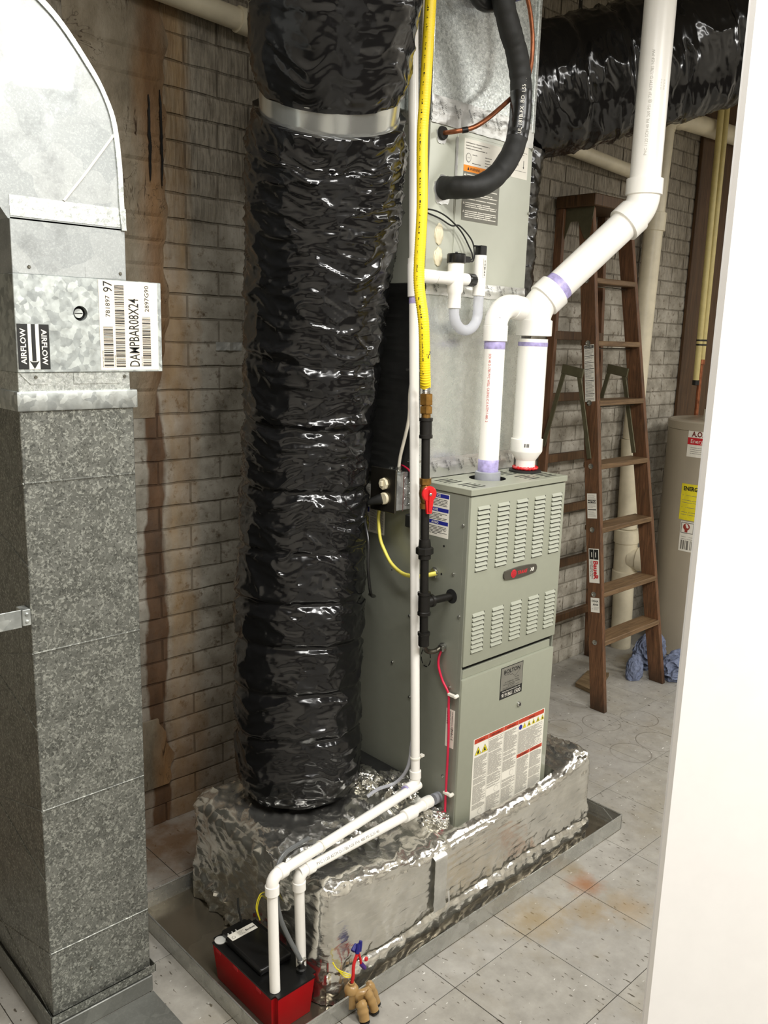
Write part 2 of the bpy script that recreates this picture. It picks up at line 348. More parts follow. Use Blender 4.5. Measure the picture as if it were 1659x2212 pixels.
def bend(p0, p1, p2, r, k=8):
    """arc points rounding the corner P1 with radius R"""
    p0, p1, p2 = Vector(p0), Vector(p1), Vector(p2); u = (p0-p1).normalized(); v = (p2-p1).normalized()
    half = u.angle(v)/2; d = r/math.tan(half); a = p1+u*d; b = p1+v*d; c = p1+(u+v).normalized()*(r/math.sin(half)); out = []
    for i in range(k+1):
        t = i/k; q = (a-c).normalized().slerp((b-c).normalized(), t)
        out.append(c+q*r)
    return out
def quad(bm, pts, mi=0):
    f = bm.faces.new([bm.verts.new(p) for p in pts]); f.material_index = mi; return f
def prism(bm, poly, ext, mi=0):
    """closed solid: POLY (list of points) swept by the vector EXT"""
    ext = Vector(ext); a = [bm.verts.new(p) for p in poly]; b = [bm.verts.new(Vector(p)+ext) for p in poly]; n = len(poly)
    F = [bm.faces.new(a), bm.faces.new(list(reversed(b)))]
    for i in range(n): F.append(bm.faces.new((a[i], b[i], b[(i+1) % n], a[(i+1) % n])))
    for f in F: f.material_index = mi
def link(name, me, parent=None):
    o = bpy.data.objects.new(name, me); COL.objects.link(o)
    if parent is not None:
        o.parent = parent
    return o
def wloc(o):
    l = Vector((0, 0, 0))
    while o is not None: l = l + o.location; o = o.parent
    return l
def obj(name, bm, mats, parent=None, angle=35, label=None, normals=True):
    """link BM (built in world coordinates) as one mesh object; under PARENT it is moved into the parent's space"""
    if normals: bmesh.ops.recalc_face_normals(bm, faces=bm.faces)
    L = wloc(parent)
    if parent is not None: bmesh.ops.translate(bm, verts=bm.verts, vec=-L)
    elif len(bm.verts):
        lo = Vector([min(v.co[i] for v in bm.verts) for i in range(3)]); hi = Vector([max(v.co[i] for v in bm.verts) for i in range(3)])
        L = Vector(((lo.x+hi.x)/2, (lo.y+hi.y)/2, lo.z)); bmesh.ops.translate(bm, verts=bm.verts, vec=-L)
    me = bpy.data.meshes.new(name); bm.to_mesh(me); bm.free()
    for m in (mats if isinstance(mats, (list, tuple)) else [mats]): me.materials.append(m)
    if angle: 
        me.shade_smooth(); me.set_sharp_from_angle(angle=math.radians(angle))
    o = link(name, me, parent)
    if parent is None: o.location = L
    if label: o['label'] = label
    return o
def thing(name, label, cat, loc=(0, 0, 0), group=None):
    o = bpy.data.objects.new(name, None); COL.objects.link(o); o.location = loc; o.empty_display_size = 0.05
    o['label'] = label; o['category'] = cat
    if group: o['group'] = group
    return o
def tag(o, label, cat, group=None):
    o['label'] = label; o['category'] = cat
    if group: o['group'] = group
    return o
def struct(o): o['kind'] = 'structure'; return o
def nz(p, s): return mn.noise(Vector((p[0]*s[0], p[1]*s[1], p[2]*s[2])))
def sstep(a, b, x):
    t = max(0.0, min(1.0, (x-a)/(b-a))); return t*t*(3-2*t)

# lettering: text laid out on a plane (origin O, right EX, up EY) and merged into a bmesh
_dg = None
def text_bm(bm, s, size, O, EX, EY, mi=0, align='LEFT', bold=0.0, squeeze=1.0, mapf=None):
    cu = bpy.data.curves.new('t', 'FONT'); cu.body = s; cu.size = size; cu.align_x = align; cu.resolution_u = 2
    if bold: cu.offset = bold
    ob = bpy.data.objects.new('t', cu); COL.objects.link(ob)
    me = bpy.data.meshes.new_from_object(ob.evaluated_get(bpy.context.evaluated_depsgraph_get()))
    if not mapf: EX = Vector(EX); EY = Vector(EY); O = Vector(O)
    vs = [bm.verts.new(mapf(v.co.x*squeeze, v.co.y) if mapf else O + EX*(v.co.x*squeeze) + EY*v.co.y) for v in me.vertices]
    for p in me.polygons:
        try: f = bm.faces.new([vs[i] for i in p.vertices]); f.material_index = mi
        except ValueError: pass
    bpy.data.objects.remove(ob); bpy.data.curves.remove(cu); bpy.data.meshes.remove(me)
class Sheet:
    """a thin printed label on a plane: O is its lower left corner, EX right, EY up; prints go in metres from O"""
    def __init__(s, O, EX, EY, wd, ht, mats, base=0, th=0.0006):
        s.bm = NB(); s.O = Vector(O); s.EX = Vector(EX).normalized(); s.EY = Vector(EY).normalized(); s.N = s.EX.cross(s.EY); s.w, s.h = wd, ht; s.mats = mats; s.th = th
        prism(s.bm, [s.p(0, 0, 0), s.p(wd, 0, 0), s.p(wd, ht, 0), s.p(0, ht, 0)], s.N*th, base)
    def p(s, x, y, k=1): return s.O + s.EX*x + s.EY*y + s.N*(s.th*k if k == 0 else s.th + 0.00022*k)
    def rect(s, x0, y0, x1, y1, mi, k=1): quad(s.bm, [s.p(x0, y0, k), s.p(x1, y0, k), s.p(x1, y1, k), s.p(x0, y1, k)], mi)
    def poly(s, pts, mi, k=1): quad(s.bm, [s.p(x, y, k) for x, y in pts], mi)
    def tri(s, cx, y0, sz, mi, k=1): s.poly([(cx-sz/2, y0), (cx+sz/2, y0), (cx, y0+sz*0.88)], mi, k)
    def disc(s, cx, cy, r, mi, k=1, n=16, sy=1): s.poly([(cx+r*math.cos(2*PI*i/n), cy+r*sy*math.sin(2*PI*i/n)) for i in range(n)], mi, k)
    def text(s, t, size, x, y, mi, k=2, align='LEFT', rot=0, bold=0, squeeze=1.0):
        c, n = math.cos(rot), math.sin(rot)
        text_bm(s.bm, t, size, s.p(x, y, k), s.EX*c + s.EY*n, s.EY*c - s.EX*n, mi, align, bold, squeeze)
    def lines(s, x0, y0, x1, y1, pitch, thick, mi, k=1, ragged=0.35, gap=0.12):
        y = y1 - pitch
        while y > y0:
            e = x1 - (x1-x0)*R_.random()*ragged if R_.random() < 0.5 else x1
            if R_.random() > gap:
                x = x0
                while x < e - 0.0008:
                    l = min(e-x, (x1-x0)*(0.12+0.3*R_.random())); s.rect(x, y, x+l*0.93, y+thick, mi, k); x += l
            y -= pitch
    def bars(s, x0, y0, x1, y1, mi, vertical=False, unit=0.0009, k=1):
        a, e = (y0, y1) if vertical else (x0, x1)
        while a < e:
            wd = unit*R_.choice((1, 1, 2, 3)); 
            if a+wd > e: break
            if vertical: s.rect(x0, a, x1, a+wd, mi, k)
            else: s.rect(a, y0, a+wd, y1, mi, k)
            a += wd + unit*R_.choice((1, 1, 2))
    def done(s, name, parent, label=None): return obj(name, s.bm, s.mats, parent, 0, label, normals=False)
def rod_print(bm, c, axis_dir, up, r, s, size, start, phi, mi=0, squeeze=1.0):
    """lettering wrapped on a round pipe: runs from START along AXIS_DIR, its letters' up side turned along the pipe's skin"""
    d = Vector(axis_dir).normalized(); a = Vector(up); a = (a-d*a.dot(d)).normalized(); b = d.cross(a); c = Vector(c)
    def mp(x, y):
        q = phi - (y-size*0.35)/r
        return c + d*(start+x) + (a*math.cos(q)+b*math.sin(q))*(r+0.0004)
    text_bm(bm, s, size, (0, 0, 0), (1, 0, 0), (0, 1, 0), mi, 'LEFT', 0, squeeze, mp)
def cut(o, cutter_bm):
    me = bpy.data.meshes.new('c'); bmesh.ops.recalc_face_normals(cutter_bm, faces=cutter_bm.faces); cutter_bm.to_mesh(me); cutter_bm.free()
    c = bpy.data.objects.new('c', me); COL.objects.link(c); c.location = wloc(o)*0
    md = o.modifiers.new('b', 'BOOLEAN'); md.operation = 'DIFFERENCE'; md.object = c; md.solver = 'EXACT'
    bpy.context.view_layer.update()
    new = bpy.data.meshes.new_from_object(o.evaluated_get(bpy.context.evaluated_depsgraph_get()))
    o.modifiers.clear(); o.data = new
    bpy.data.objects.remove(c)

# ------------------------------------------------------------------ the room
T = 0.3048; TX, TY = -0.2256, -0.2221; WALL = 0.98; CEIL = 3.4
bm = NB(); bx(bm, -3.2, 4.8, -4.2, 1.2, -0.12, -0.0025); floor = struct(obj('floor', bm, M_GROUT, None, 0))
bm = NB(); bx(bm, -T/2+0.0010, T/2-0.0010, -T/2+0.0010, T/2-0.0010, -0.0024, 0.0, 0.0006)
tile_me = bpy.data.meshes.new('tile'); bm.to_mesh(tile_me); bm.free(); tile_me.materials.append(M_TILE)
for i in range(-6, 16):
    for j in range(-4, 5):
        x, y = TX+T*(i+0.5), TY+T*(j-0.5)+T
        if y+T/2 > 1.1 or (x < -1.5 and y > 0.6): continue
        o = link('tile', tile_me, floor)
        o.location = Vector((x, y, R_.uniform(-0.0004, 0.0003))) - floor.location
        o.rotation_euler = (0, 0, R_.choice((0, PI/2, PI, -PI/2)) + R_.uniform(-0.0012, 0.0012))
bm = NB(); bx(bm, -3.2, 4.8, 0.9855, 1.2, -0.12, CEIL); wall = struct(obj('wall_back', bm, M_MORTAR, None, 0))
# bricks: five rough meshes shared by all
CH, CL = 0.0755, 0.2345
def brick_mesh():
    b = NB(); nx, nz_ = 6, 3; L, H, D = CL-0.008, CH-0.0075, 0.012; P = []
    for k in range(nz_+1):
        row = []
        for i in range(nx+1):
            edge = i in (0, nx) or k in (0, nz_)
            x = -L/2+L*i/nx + (0 if i in (0, nx) else R_.uniform(-.004, .004)); z = H*k/nz_ + (R_.uniform(-.0016, .0016) if edge else R_.uniform(-.004, .004))
            row.append(b.verts.new((x, (0.0025 if edge else R_.uniform(-0.0012, 0.001)), z)))
        P.append(row)
    for k in range(nz_):
        for i in range(nx): b.faces.new((P[k][i], P[k][i+1], P[k+1][i+1], P[k+1][i]))
    rim = P[0] + [P[k][nx] for k in range(1, nz_+1)] + list(reversed(P[nz_][:-1])) + [P[k][0] for k in range(nz_-1, 0, -1)]
    back = [b.verts.new((v.co.x, D, v.co.z)) for v in rim]
    for i in range(len(rim)): b.faces.new((rim[i], back[i], back[(i+1) % len(rim)], rim[(i+1) % len(rim)]))
    bmesh.ops.recalc_face_normals(b, faces=b.faces)
    me = bpy.data.meshes.new('brick'); b.to_mesh(me); b.free(); me.materials.append(M_BRICK); me.shade_smooth(); me.set_sharp_from_angle(angle=math.radians(45)); return me
BM_ = [brick_mesh() for _ in range(5)]
slots = []
for k in range(0, 44):
    z = 0.0695 + CH*(k-1) + 0.0035
    if z < 0: z = 0.001
    for i in range(-9, 20):
        x = -0.284 + CL*i + (CL/2 if k % 2 == 0 else 0) - CL/2
        slots.append((x, z, k))
def shown(x, z):
    if x < 0.12: return x > -0.78 and z < 2.75
    if 1.15 < x < 3.05: return z < 3.2
    return False
near = sorted([s for s in slots if shown(s[0], s[1])], key=lambda s: (s[0]+1.76)**2*0.6 + (s[1]-1.5)**2)[:298]
ns = set(near); rest = NB()
for (x, z, k) in slots:
    me = R_.choice(BM_); dy = R_.uniform(-0.0012, 0.0012); flip = R_.random() < 0.5
    if (x, z, k) in ns:
        o = link('brick', me, wall); o.location = Vector((x, WALL+dy, z)) - wall.location
        if flip: o.rotation_euler = (0, 0, 0)
    elif x > -1.5 and x < 3.6:
        M = Matrix.Translation((x, WALL+dy, z)); n0 = len(rest.verts); rest.from_mesh(me); rest.verts.ensure_lookup_table()
        bmesh.ops.transform(rest, matrix=M, verts=rest.verts[n0:])
o = obj('brickwork', rest, M_BRICK, wall, 45, None, False); o['kind'] = 'stuff'
# rough plaster smeared over the corner of the chase, with cracks, and the peeling patch low down
bm = NB(); nx, nzz = 26, 150; G = []
for k in range(nzz+1):
    row = []
    for i in range(nx+1):
        u = i/nx; z = 1.42 + 1.55*k/nzz
        xl, xr = -0.66, -0.355 + 0.03*mn.noise(V(z*5, 1, 0)) + 0.02*mn.noise(V(z*14, 4, 0)) - 0.05*sstep(1.75, 1.42, z)
        x = xl+(xr-xl)*u; fade = min(1, min(u, 1-u)*9)*min(1, k/6)
        cj = abs(((z-0.0695)/CH) % 1.0 - 0.5)
        row.append(bm.verts.new((x, WALL-0.0015+fade*0.0045*sstep(0.40, 0.5, cj)-fade*(0.007+0.006*mn.noise(V(x*9, 0, z*5))+0.003*mn.noise(V(x*40, 3, z*25))), z)))
    G.append(row)
for k in range(nzz):
    for i in range(nx): bm.faces.new((G[k][i], G[k][i+1], G[k+1][i+1], G[k+1][i]))
obj('plaster_patch', bm, M_PLASTER, wall, 0, 'cracked rust stained plaster beside the galvanized duct', False)
bm = NB()
for (x, z0, z1, wd) in ((-0.412, 2.13, 2.37, 0.006), (-0.373, 2.12, 2.39, 0.0055)):
    pts = []; n = 22
    for i in range(n+1):
        z = z0+(z1-z0)*i/n; pts.append((x+0.004*mn.noise(V(z*30, x*50, 0)), z, wd*(0.35+0.65*abs(mn.noise(V(z*26, 9, x)))*1.6)*min(1, 4*min(i, n-i)/n+0.15)))
    for a, b in zip(pts, pts[1:]):
        prism(bm, [(a[0]-a[2], WALL-0.016, a[1]), (a[0]+a[2], WALL-0.016, a[1]), (b[0]+b[2], WALL-0.016, b[1]), (b[0]-b[2], WALL-0.016, b[1])], (0, 0.006, 0))
obj('tar_streak', bm, M_BLACKPL, wall, 0, 'black tar streak running down the plaster')
bm = NB(); pts = []
for i in range(15):
    z = 0.15+0.25*i/14; pts.append((z, -0.52, -0.385+0.035*mn.noise(V(z*18, 2, 0))-0.05*max(0, (z-0.3)/0.1)))
for a, b in zip(pts, pts[1:]):
    prism(bm, [(a[1], WALL-0.010, a[0]), (a[2], WALL-0.012, a[0]), (b[2], WALL-0.012, b[0]), (b[1], WALL-0.010, b[0])], (0, 0.008, 0))
obj('peeling_paint', bm, M_PLASTER, wall, 0, 'peeling flake of brown paint low on the wall')
bm = NB(); bx(bm, 4.7, 4.8, -4.2, 1.2, -0.12, CEIL); struct(obj('wall_right', bm, M_WHITEWALL, None, 0))
bm = NB(); bx(bm, -3.2, -3.1, -4.2, 1.2, -0.12, CEIL); struct(obj('wall_left', bm, M_WHITEWALL, None, 0))
bm = NB(); bx(bm, -3.2, 4.8, -4.2, -4.1, -0.12, CEIL); struct(obj('wall_front', bm, M_WHITEWALL, None, 0))
bm = NB(); bx(bm, -3.2, 4.8, -4.2, 1.2, CEIL, CEIL+0.1); struct(obj('ceiling', bm, M_CEIL, None, 0))
# brown board fixed to the wall behind the cream pipes
bm = NB(); bx(bm, 2.93, 3.30, WALL-0.022, WALL-0.001, 0.0, 3.2, 0.003); struct(obj('trim_1', bm, M_BOARD, None, 0))
# white door leaf standing close by the camera on the right
bm = NB(); dx = Vector((0.70, -0.714, 0)).normalized(); dn = Vector((0.714, 0.70, 0)).normalized(); e = Vector((-0.899, -1.080, 0))
obx(bm, e + dx*0.42 + dn*0.007 + Vector((0, 0, 1.06)), (dx, dn, (0, 0, 1)), (0.42, 0.007, 1.05), 0.004)
door = struct(obj('door_1', bm, M_DOOR, None, 30))
bm = NB(); kb = e + dx*0.06 + Vector((0, 0, 0.98))
lathe(bm, kb + dn*0.04, dn, [(0.026, 0), (0.026, 0.005), (0.011, 0.008), (0.011, 0.035), (0.026, 0.045), (0.026, 0.06), (0.018, 0.07)], 20)
obj('door_knob', bm, M_STEEL, door)

# ------------------------------------------------------------------ wrinkled black flexible ducts
def sleeve(path, r, seed, nth=200, step=0.0075, amp=1.0, pinch=(), r_of=None, slant=0.5, calm=None):
    path = smooth(path, 14); pts, TT, NN = frames(path)
    acc = [0]
    for a, b in zip(pts, pts[1:]): acc.append(acc[-1]+(b-a).length)
    Ltot = acc[-1]; n = int(Ltot/step); bm = NB(); rings = []; j = 0; lay = bm.verts.layers.float_vector.new('wrap')
    def rdg(q): x = 1-2.0*abs(mn.noise(q)); return x*x*x
    for i in range(n+1):
        s = Ltot*i/n
        while j < len(acc)-2 and acc[j+1] < s: j += 1
        f = (s-acc[j])/max(1e-9, acc[j+1]-acc[j]); p = pts[j].lerp(pts[j+1], f); t = TT[j].lerp(TT[j+1], f).normalized(); a = NN[j].lerp(NN[j+1], f); a = (a-t*a.dot(t)).normalized(); b = t.cross(a)
        rr = r_of(s/Ltot) if r_of else r
        for (sp, dp, wd) in pinch: rr -= dp*math.exp(-((s-sp)/wd)**2)
        k_ = calm(s/Ltot) if calm else 1.0
        ring = []
        for k in range(nth):
            th = 2*PI*k/nth; cx, cy = math.cos(th), math.sin(th)
            ss = s + 0.040*mn.noise(V(cx*1.5+seed, cy*1.5, s*2.2)) + 0.012*mn.noise(V(cx*3.4, cy*3.4+seed, s*7)) + slant*0.02*math.sin(th+seed)
            d = 0.0068*rdg(V(cx*1.25, cy*1.25, ss*12+seed)) + 0.0052*k_*rdg(V(cx*1.7+3, cy*1.7, ss*24+seed)) + 0.0034*k_*rdg(V(cx*2.6+9, cy*3.0, ss*48+seed*2)) + 0.0012*k_*rdg(V(cx*4.5+1, cy*6, ss*85+seed*3))
            d += 0.009*mn.noise(V(cx*1.2, cy*1.2, s*4+seed)) - 0.002
            v = bm.verts.new(p + (a*cx+b*cy)*(rr+d*amp)); v[lay] = (cx*r, cy*r, ss); ring.append(v)
        rings.append(ring)
    for i in range(n):
        for k in range(nth): bm.faces.new((rings[i][k], rings[i][(k+1) % nth], rings[i+1][(k+1) % nth], rings[i+1][k]))
    bm.faces.new(list(reversed(rings[0]))); bm.faces.new(rings[-1])
    return bm, Ltot
# left: a tall duct standing on the foil box, joined by a metal collar to a piece leaning out towards the door
t = thing('flexible_duct', 'tall wrinkled black flexible duct with metal collar, standing on the foil box', 'duct', (-0.285, 0.385, 0.335))
lo = [(-0.285, 0.385, 0.346), (-0.268, 0.412, 0.6), (-0.240, 0.442, 0.95), (-0.226, 0.442, 1.33), (-0.237, 0.396, 1.66), (-0.258, 0.343, 1.96), (-0.283, 0.298, 2.13), (-0.312, 0.254, 2.228)]
bm, L = sleeve(lo, 0.186, 3.1, 280, 0.0052, 1.0, ((0.0, 0.03, 0.03), (0.20, 0.009, 0.012), (0.33, 0.009, 0.012), (0.47, 0.010, 0.012), (0.60, 0.009, 0.012), (0.75, 0.010, 0.012), (0.93, 0.009, 0.012), (1.12, 0.009, 0.012), (1.3, 0.008, 0.012)), lambda s: 0.186+0.004*math.sin(s*9)+0.010*sstep(0.7, 0.95, s)-0.012*sstep(0.95, 1, s), 0.5, lambda u: 0.75+0.35*sstep(0.25, 0.55, u))
obj('lower_sleeve', bm, M_PLASTIC, t, 75)
cd_ = Vector((-0.31, -0.42, 0.86)).normalized(); cp = Vector((-0.318, 0.247, 2.24))
bm = NB(); lathe(bm, cp-cd_*0.07, cd_, [(0.172, 0), (0.172, 0.05), (0.175, 0.053), (0.175, 0.057), (0.172, 0.06), (0.172, 0.16), (0.168, 0.16), (0.168, 0.0)], 64, 0, False); obj('collar', bm, M_COLLAR, t, 30, 'shiny galvanized metal collar')
up = [tuple(cp+cd_*0.042), tuple(cp+cd_*0.16), (-0.43, 0.085, 2.56), (-0.53, -0.03, 2.75), (-0.64, -0.15, 2.92), (-0.80, -0.30, 3.06)]
bm, L = sleeve(up, 0.19, 8.4, 240, 0.006, 0.7, ((0, 0.014, 0.03),), lambda s: 0.186+0.008*sstep(0, 0.25, s), 1.2)
obj('upper_sleeve', bm, M_PLASTIC, t, 75)
# right: a drop behind the coil cabinet that turns and climbs towards the right
t = thing('flexible_duct', 'big black flexible duct climbing to the right behind the white flue pipe', 'duct', (0.8, 0.5, 0.9))
dr = [(0.765, 0.64, 1.0), (0.745, 0.62, 1.4), (0.715, 0.597, 1.75), (0.690, 0.575, 2.1), (0.700, 0.565, 2.34)]
bm, L = sleeve(dr, 0.168, 5.7, 160, 0.008, 0.9); obj('drop_sleeve', bm, M_PLASTIC, t, 75)
hz = [(0.69, 0.60, 2.50), (0.82, 0.50, 2.54), (1.09, 0.275, 2.64), (1.37, 0.05, 2.76), (1.72, -0.22, 2.90), (2.1, -0.5, 3.05)]
bm, L = sleeve(hz, 0.215, 12.2, 260, 0.0065, 1.0, ((0.0, 0.08, 0.05), (0.30, 0.008, 0.012), (0.45, 0.009, 0.012), (0.62, 0.008, 0.012), (0.80, 0.008, 0.012)), None, 1.0, lambda u: 0.75)
obj('climbing_sleeve', bm, M_PLASTIC, t, 75)
# perforated hanging strap above it
bm = NB(); bx(bm, 1.045, 1.065, 0.5, 0.502, 2.80, CEIL, 0)
for i in range(14): bx(bm, 1.052, 1.058, 0.4992, 0.5, 2.815+0.04*i, 2.83+0.04*i, 0, 1)
tag(obj('hanger_strap', bm, [M_IRON, M_GALV], None, 0), 'dark perforated strap hanging above the climbing black duct', 'strap')

# ------------------------------------------------------------------ galvanized duct on the left
DY = 0.30; xl, xr = -1.088, -0.834; DB = 0.91
t = thing('metal_duct', 'galvanized sheet metal duct with curved elbow and damper, nearest the camera on the left', 'duct', (-0.96, 0.6, 0.0))
bm = NB(); bx(bm, xl, xr, DY, DB, 0.075, 1.535, 0.0015)
for z0, z1 in ((1.377, 1.366), (1.0, 0.989), (0.622, 0.61), (0.25, 0.238)):
    z = (z0+z1)/2; tube(bm, [(xl+0.002, DY-0.0002, z), (xr-0.002, DY-0.0002, z)], 0.0022, 6); tube(bm, [(xl, DY, z), (xl, DB, z-0.18)], 0.0022, 6); tube(bm, [(xl, DB, z), (xl, DY, z-0.18)], 0.0018, 6)
obj('lower_duct', bm, M_DUCT_LOW, t, 30, 'rough speckled lower length of the duct')
bm = NB()
for (a, b, c, d) in ((xl-0.010, xr+0.010, DY-0.012, DY-0.0105), (xl-0.010, xl-0.0085, DY-0.012, DB), (xr+0.0085, xr+0.010, DY-0.012, DB)): bx(bm, a, b, c, d, 0.062, 0.083)
obj('bottom_lip', bm, M_DUCT_LOW, t, 0, 'folded bottom lip')
bm = NB(); bx(bm, xl-0.006, xr+0.004, DY-0.006, DB, 0.0035, 0.05, 0.002); bx(bm, xl-0.10, xr+0.004, -0.02, DY-0.0065, 0.001, 0.003)
obj('floor_boot', bm, m_galv('dull_boot_metal', (104, 105, 100), (126, 127, 121), 12, 0.4, 0.45, 0.1), t, 20)
# S-cleat band
bm = NB(); bx(bm, xl-0.006, xr+0.008, DY-0.007, DB+0.006, 1.522, 1.563, 0.004, 0, 2); obj('cleat_band', bm, M_GALV, t, 30)
bm = NB(); bx(bm, xl+0.001, xr-0.006, DY+0.001, DB, 1.553, 1.602, 0.001)
for x0, x1, side in ((xl+0.004, xl+0.05, 1), (xl+0.118, xr-0.012, -1)):
    if side > 0: prism(bm, [(x0, DY-0.0008, 1.600), (x1+0.012, DY-0.0008, 1.600), (x1+0.012, DY-0.0008, 1.577), (x0+0.022, DY-0.0008, 1.577)], (0, 0.002, 0))
    else: prism(bm, [(x0, DY-0.0008, 1.600), (x1, DY-0.0008, 1.600), (x1-0.02, DY-0.0008, 1.577), (x0, DY-0.0008, 1.577)], (0, 0.002, 0))
obj('lower_neck', bm, M_GALV_SPECK, t, 0)
# damper section with wide face plate
bm = NB(); bx(bm, xl+0.001, xr, DY+0.0165, DB, 1.602, 1.798); obj('damper_box', bm, M_DAMPER, t, 20)
bm = NB(); bx(bm, xl, xl+0.327, DY-0.004, DY+0.016, 1.602, 1.798, 0.0012); dmp = obj('face_plate', bm, M_DAMPER, t, 20, 'spangled damper face plate with printed labels')
c = NB(); cyl(c, (-0.951, DY-0.03, 1.7245), (-0.951, DY+0.03, 1.7245), 0.0155, None, 28); cut(dmp, c)
bm = NB(); cyl(bm, (-0.951, DY+0.0155, 1.7245), (-0.951, DY+0.0085, 1.7245), 0.0155, None, 28, 1); cyl(bm, (-0.9535, DY+0.008, 1.7245), (-0.9535, DY-0.001, 1.7245), 0.0095, None, 20, 0)
bx(bm, -0.962, -0.945, DY-0.0016, DY-0.0009, 1.7235, 1.7255, 0, 1); obj('slotted_shaft', bm, [M_GALV, M_DARK], dmp, 30)
# the printed labels
s = Sheet((-1.086, DY-0.0042, 1.6085), (1, 0, 0), (0, 0, 1), 0.0655, 0.091, [M_WHITE, M_INK])
s.rect(0, 0, 0.0215, 0.091, 1); s.rect(0.0445, 0, 0.0655, 0.091, 1); s.rect(0.0285, 0.016, 0.037, 0.091, 1)
s.poly([(0.0228, 0.017), (0.0327, 0.0005), (0.0432, 0.017), (0.037, 0.0145), (0.0285, 0.0145)], 1)
s.text('AIRFLOW', 0.0155, 0.0165, 0.0105, 0, 2, 'LEFT', PI/2, 0.0003, 1.06); s.text('AIRFLOW', 0.0155, 0.0495, 0.0805, 0, 2, 'LEFT', -PI/2, 0.0003, 1.06)
s.done('airflow_label', dmp, 'black and white airflow arrow label')
s = Sheet((-0.9095, DY-0.0042, 1.606), (1, 0, 0), (0, 0, 1), 0.1385, 0.1905, [M_CREAM, M_INK])
s.text('DAMPBAR08X24', 0.0345, 0.0915, 0.006, 1, 2, 'LEFT', PI/2, 0.0001, 0.595)
s.text('781897', 0.0145, 0.0245, 0.113, 1, 2, 'LEFT', PI/2, 0, 1.05); s.text('97', 0.030, 0.031, 0.170-0.005, 1, 2, 'LEFT', PI/2, 0, 0.8)
s.text('2897G90', 0.0145, 0.117, 0.127, 1, 2, 'LEFT', PI/2, 0, 1.05)
s.bars(0.008, 0.006, 0.030, 0.095, 1, True); s.bars(0.036, 0.006, 0.058, 0.183, 1, True, 0.0008); s.bars(0.100, 0.008, 0.120, 0.117, 1, True, 0.0008)
s.text('MANUFACTURER NUMBER', 0.003, 0.0065, 0.006, 1, 2, 'LEFT', PI/2); s.text('CATALOG NUMBER', 0.003, 0.0345, 0.006, 1, 2, 'LEFT', PI/2); s.text('SERIAL NUMBER', 0.003, 0.0985, 0.008, 1, 2, 'LEFT', PI/2)
s.done('barcode_label', dmp, 'cream barcode label in black print')
# straight neck above the damper
bm = NB(); bx(bm, xl+0.002, xr-0.008, DY, DB, 1.798, 1.906, 0.001)
prism(bm, [(xl+0.012, DY-0.0008, 1.799), (xl+0.03, DY-0.0008, 1.822), (xl+0.062, DY-0.0008, 1.822), (xl+0.062, DY-0.0008, 1.799)], (0, 0.002, 0)); prism(bm, [(xl+0.153, DY-0.0008, 1.799), (xl+0.153, DY-0.0008, 1.822), (xr-0.03, DY-0.0008, 1.818), (xr-0.012, DY-0.0008, 1.801)], (0, 0.002, 0))
obj('upper_neck', bm, M_DUCT_UP, t, 0)
for x, z in ((xl+0.035, 1.812), (xr-0.022, 1.812), (xl+0.037, 1.592), (xr-0.02, 1.592), (-0.99, 0.155)):
    bm = NB(); lathe(bm, (x, DY, z), (0, -1, 0), [(0.004, 0), (0.004, 0.002), (0.0025, 0.0035)], 6); obj('sheet_screw', bm, M_SCREW, t)
# elbow turning away to the left: cheeks with a raised curved seam and a band below
def elb(off):
    pts = [(xr-0.006-off, 1.902), (xr-0.010-off, 1.955), (-0.846-off, 2.03), (-0.855-off, 2.114), (-0.874-off*0.9, 2.165), (-0.902-off*0.8, 2.212-off*0.5), (-0.961-off*0.6, 2.284-off*0.8), (-1.012-off*0.4, 2.326-off), (-1.075, 2.362-off), (-1.16, 2.392-off), (-1.28, 2.41-off), (-1.42, 2.415-off)]
    return [Vector((p.x, p.y, p.z)) for p in smooth([(a, 0, b) for a, b in pts], 6)]
outer = elb(0.0); inn = [(-1.42, 1.985), (-1.24, 1.98), (-1.15, 1.955), (-1.105, 1.925), (xl-0.001, 1.902)]
poly = [(p.x, DY, p.z) for p in outer] + [(a, DY, b) for a, b in inn]
bm = NB(); prism(bm, poly, (0, DB-DY, 0)); obj('elbow', bm, M_DUCT_UP, t, 25, 'bright curved elbow of the duct')
bm = NB(); o2 = elb(0.011)
for i in range(len(outer)-1):
    a, b, c, d = outer[i], outer[i+1], o2[i+1], o2[i]
    prism(bm, [(a.x, DY-0.005, a.z), (b.x, DY-0.005, b.z), (c.x, DY-0.005, c.z), (d.x, DY-0.005, d.z)], (0, 0.0052, 0))
obj('elbow_seam', bm, M_GALV_SPECK, t, 25)
bm = NB(); bx(bm, xl+0.003, xr-0.005, DY-0.0012, DY, 1.908, 1.947); obj('neck_band', bm, M_GALV_SPECK, t, 0)
bm = NB(); tube(bm, [(-0.975, DY-0.001, 1.948), (-0.93, DY-0.0012, 2.003), (-0.860, DY-0.001, 2.094)], 0.0028, 8); obj('cross_crease', bm, M_WHITE, t, 30, 'white scraped diagonal crease')
# wall bracket strap on the duct's left side
bm = NB(); bx(bm, xl-0.55, xl-0.018, DY+0.004, DY+0.007, 1.058, 1.098, 0.0008); bx(bm, xl-0.018, xl-0.0005, DY-0.001, DY+0.034, 1.062, 1.098, 0.001)
for z in (1.072, 1.088): lathe(bm, (xl-0.009, DY-0.001, z), (0, -1, 0), [(0.004, 0), (0.004, 0.002), (0.002, 0.0035)], 8)
tag(obj('bracket_strap', bm, M_GALV, None, 30), 'galvanized strap bracket screwed to the left side of the metal duct', 'bracket')

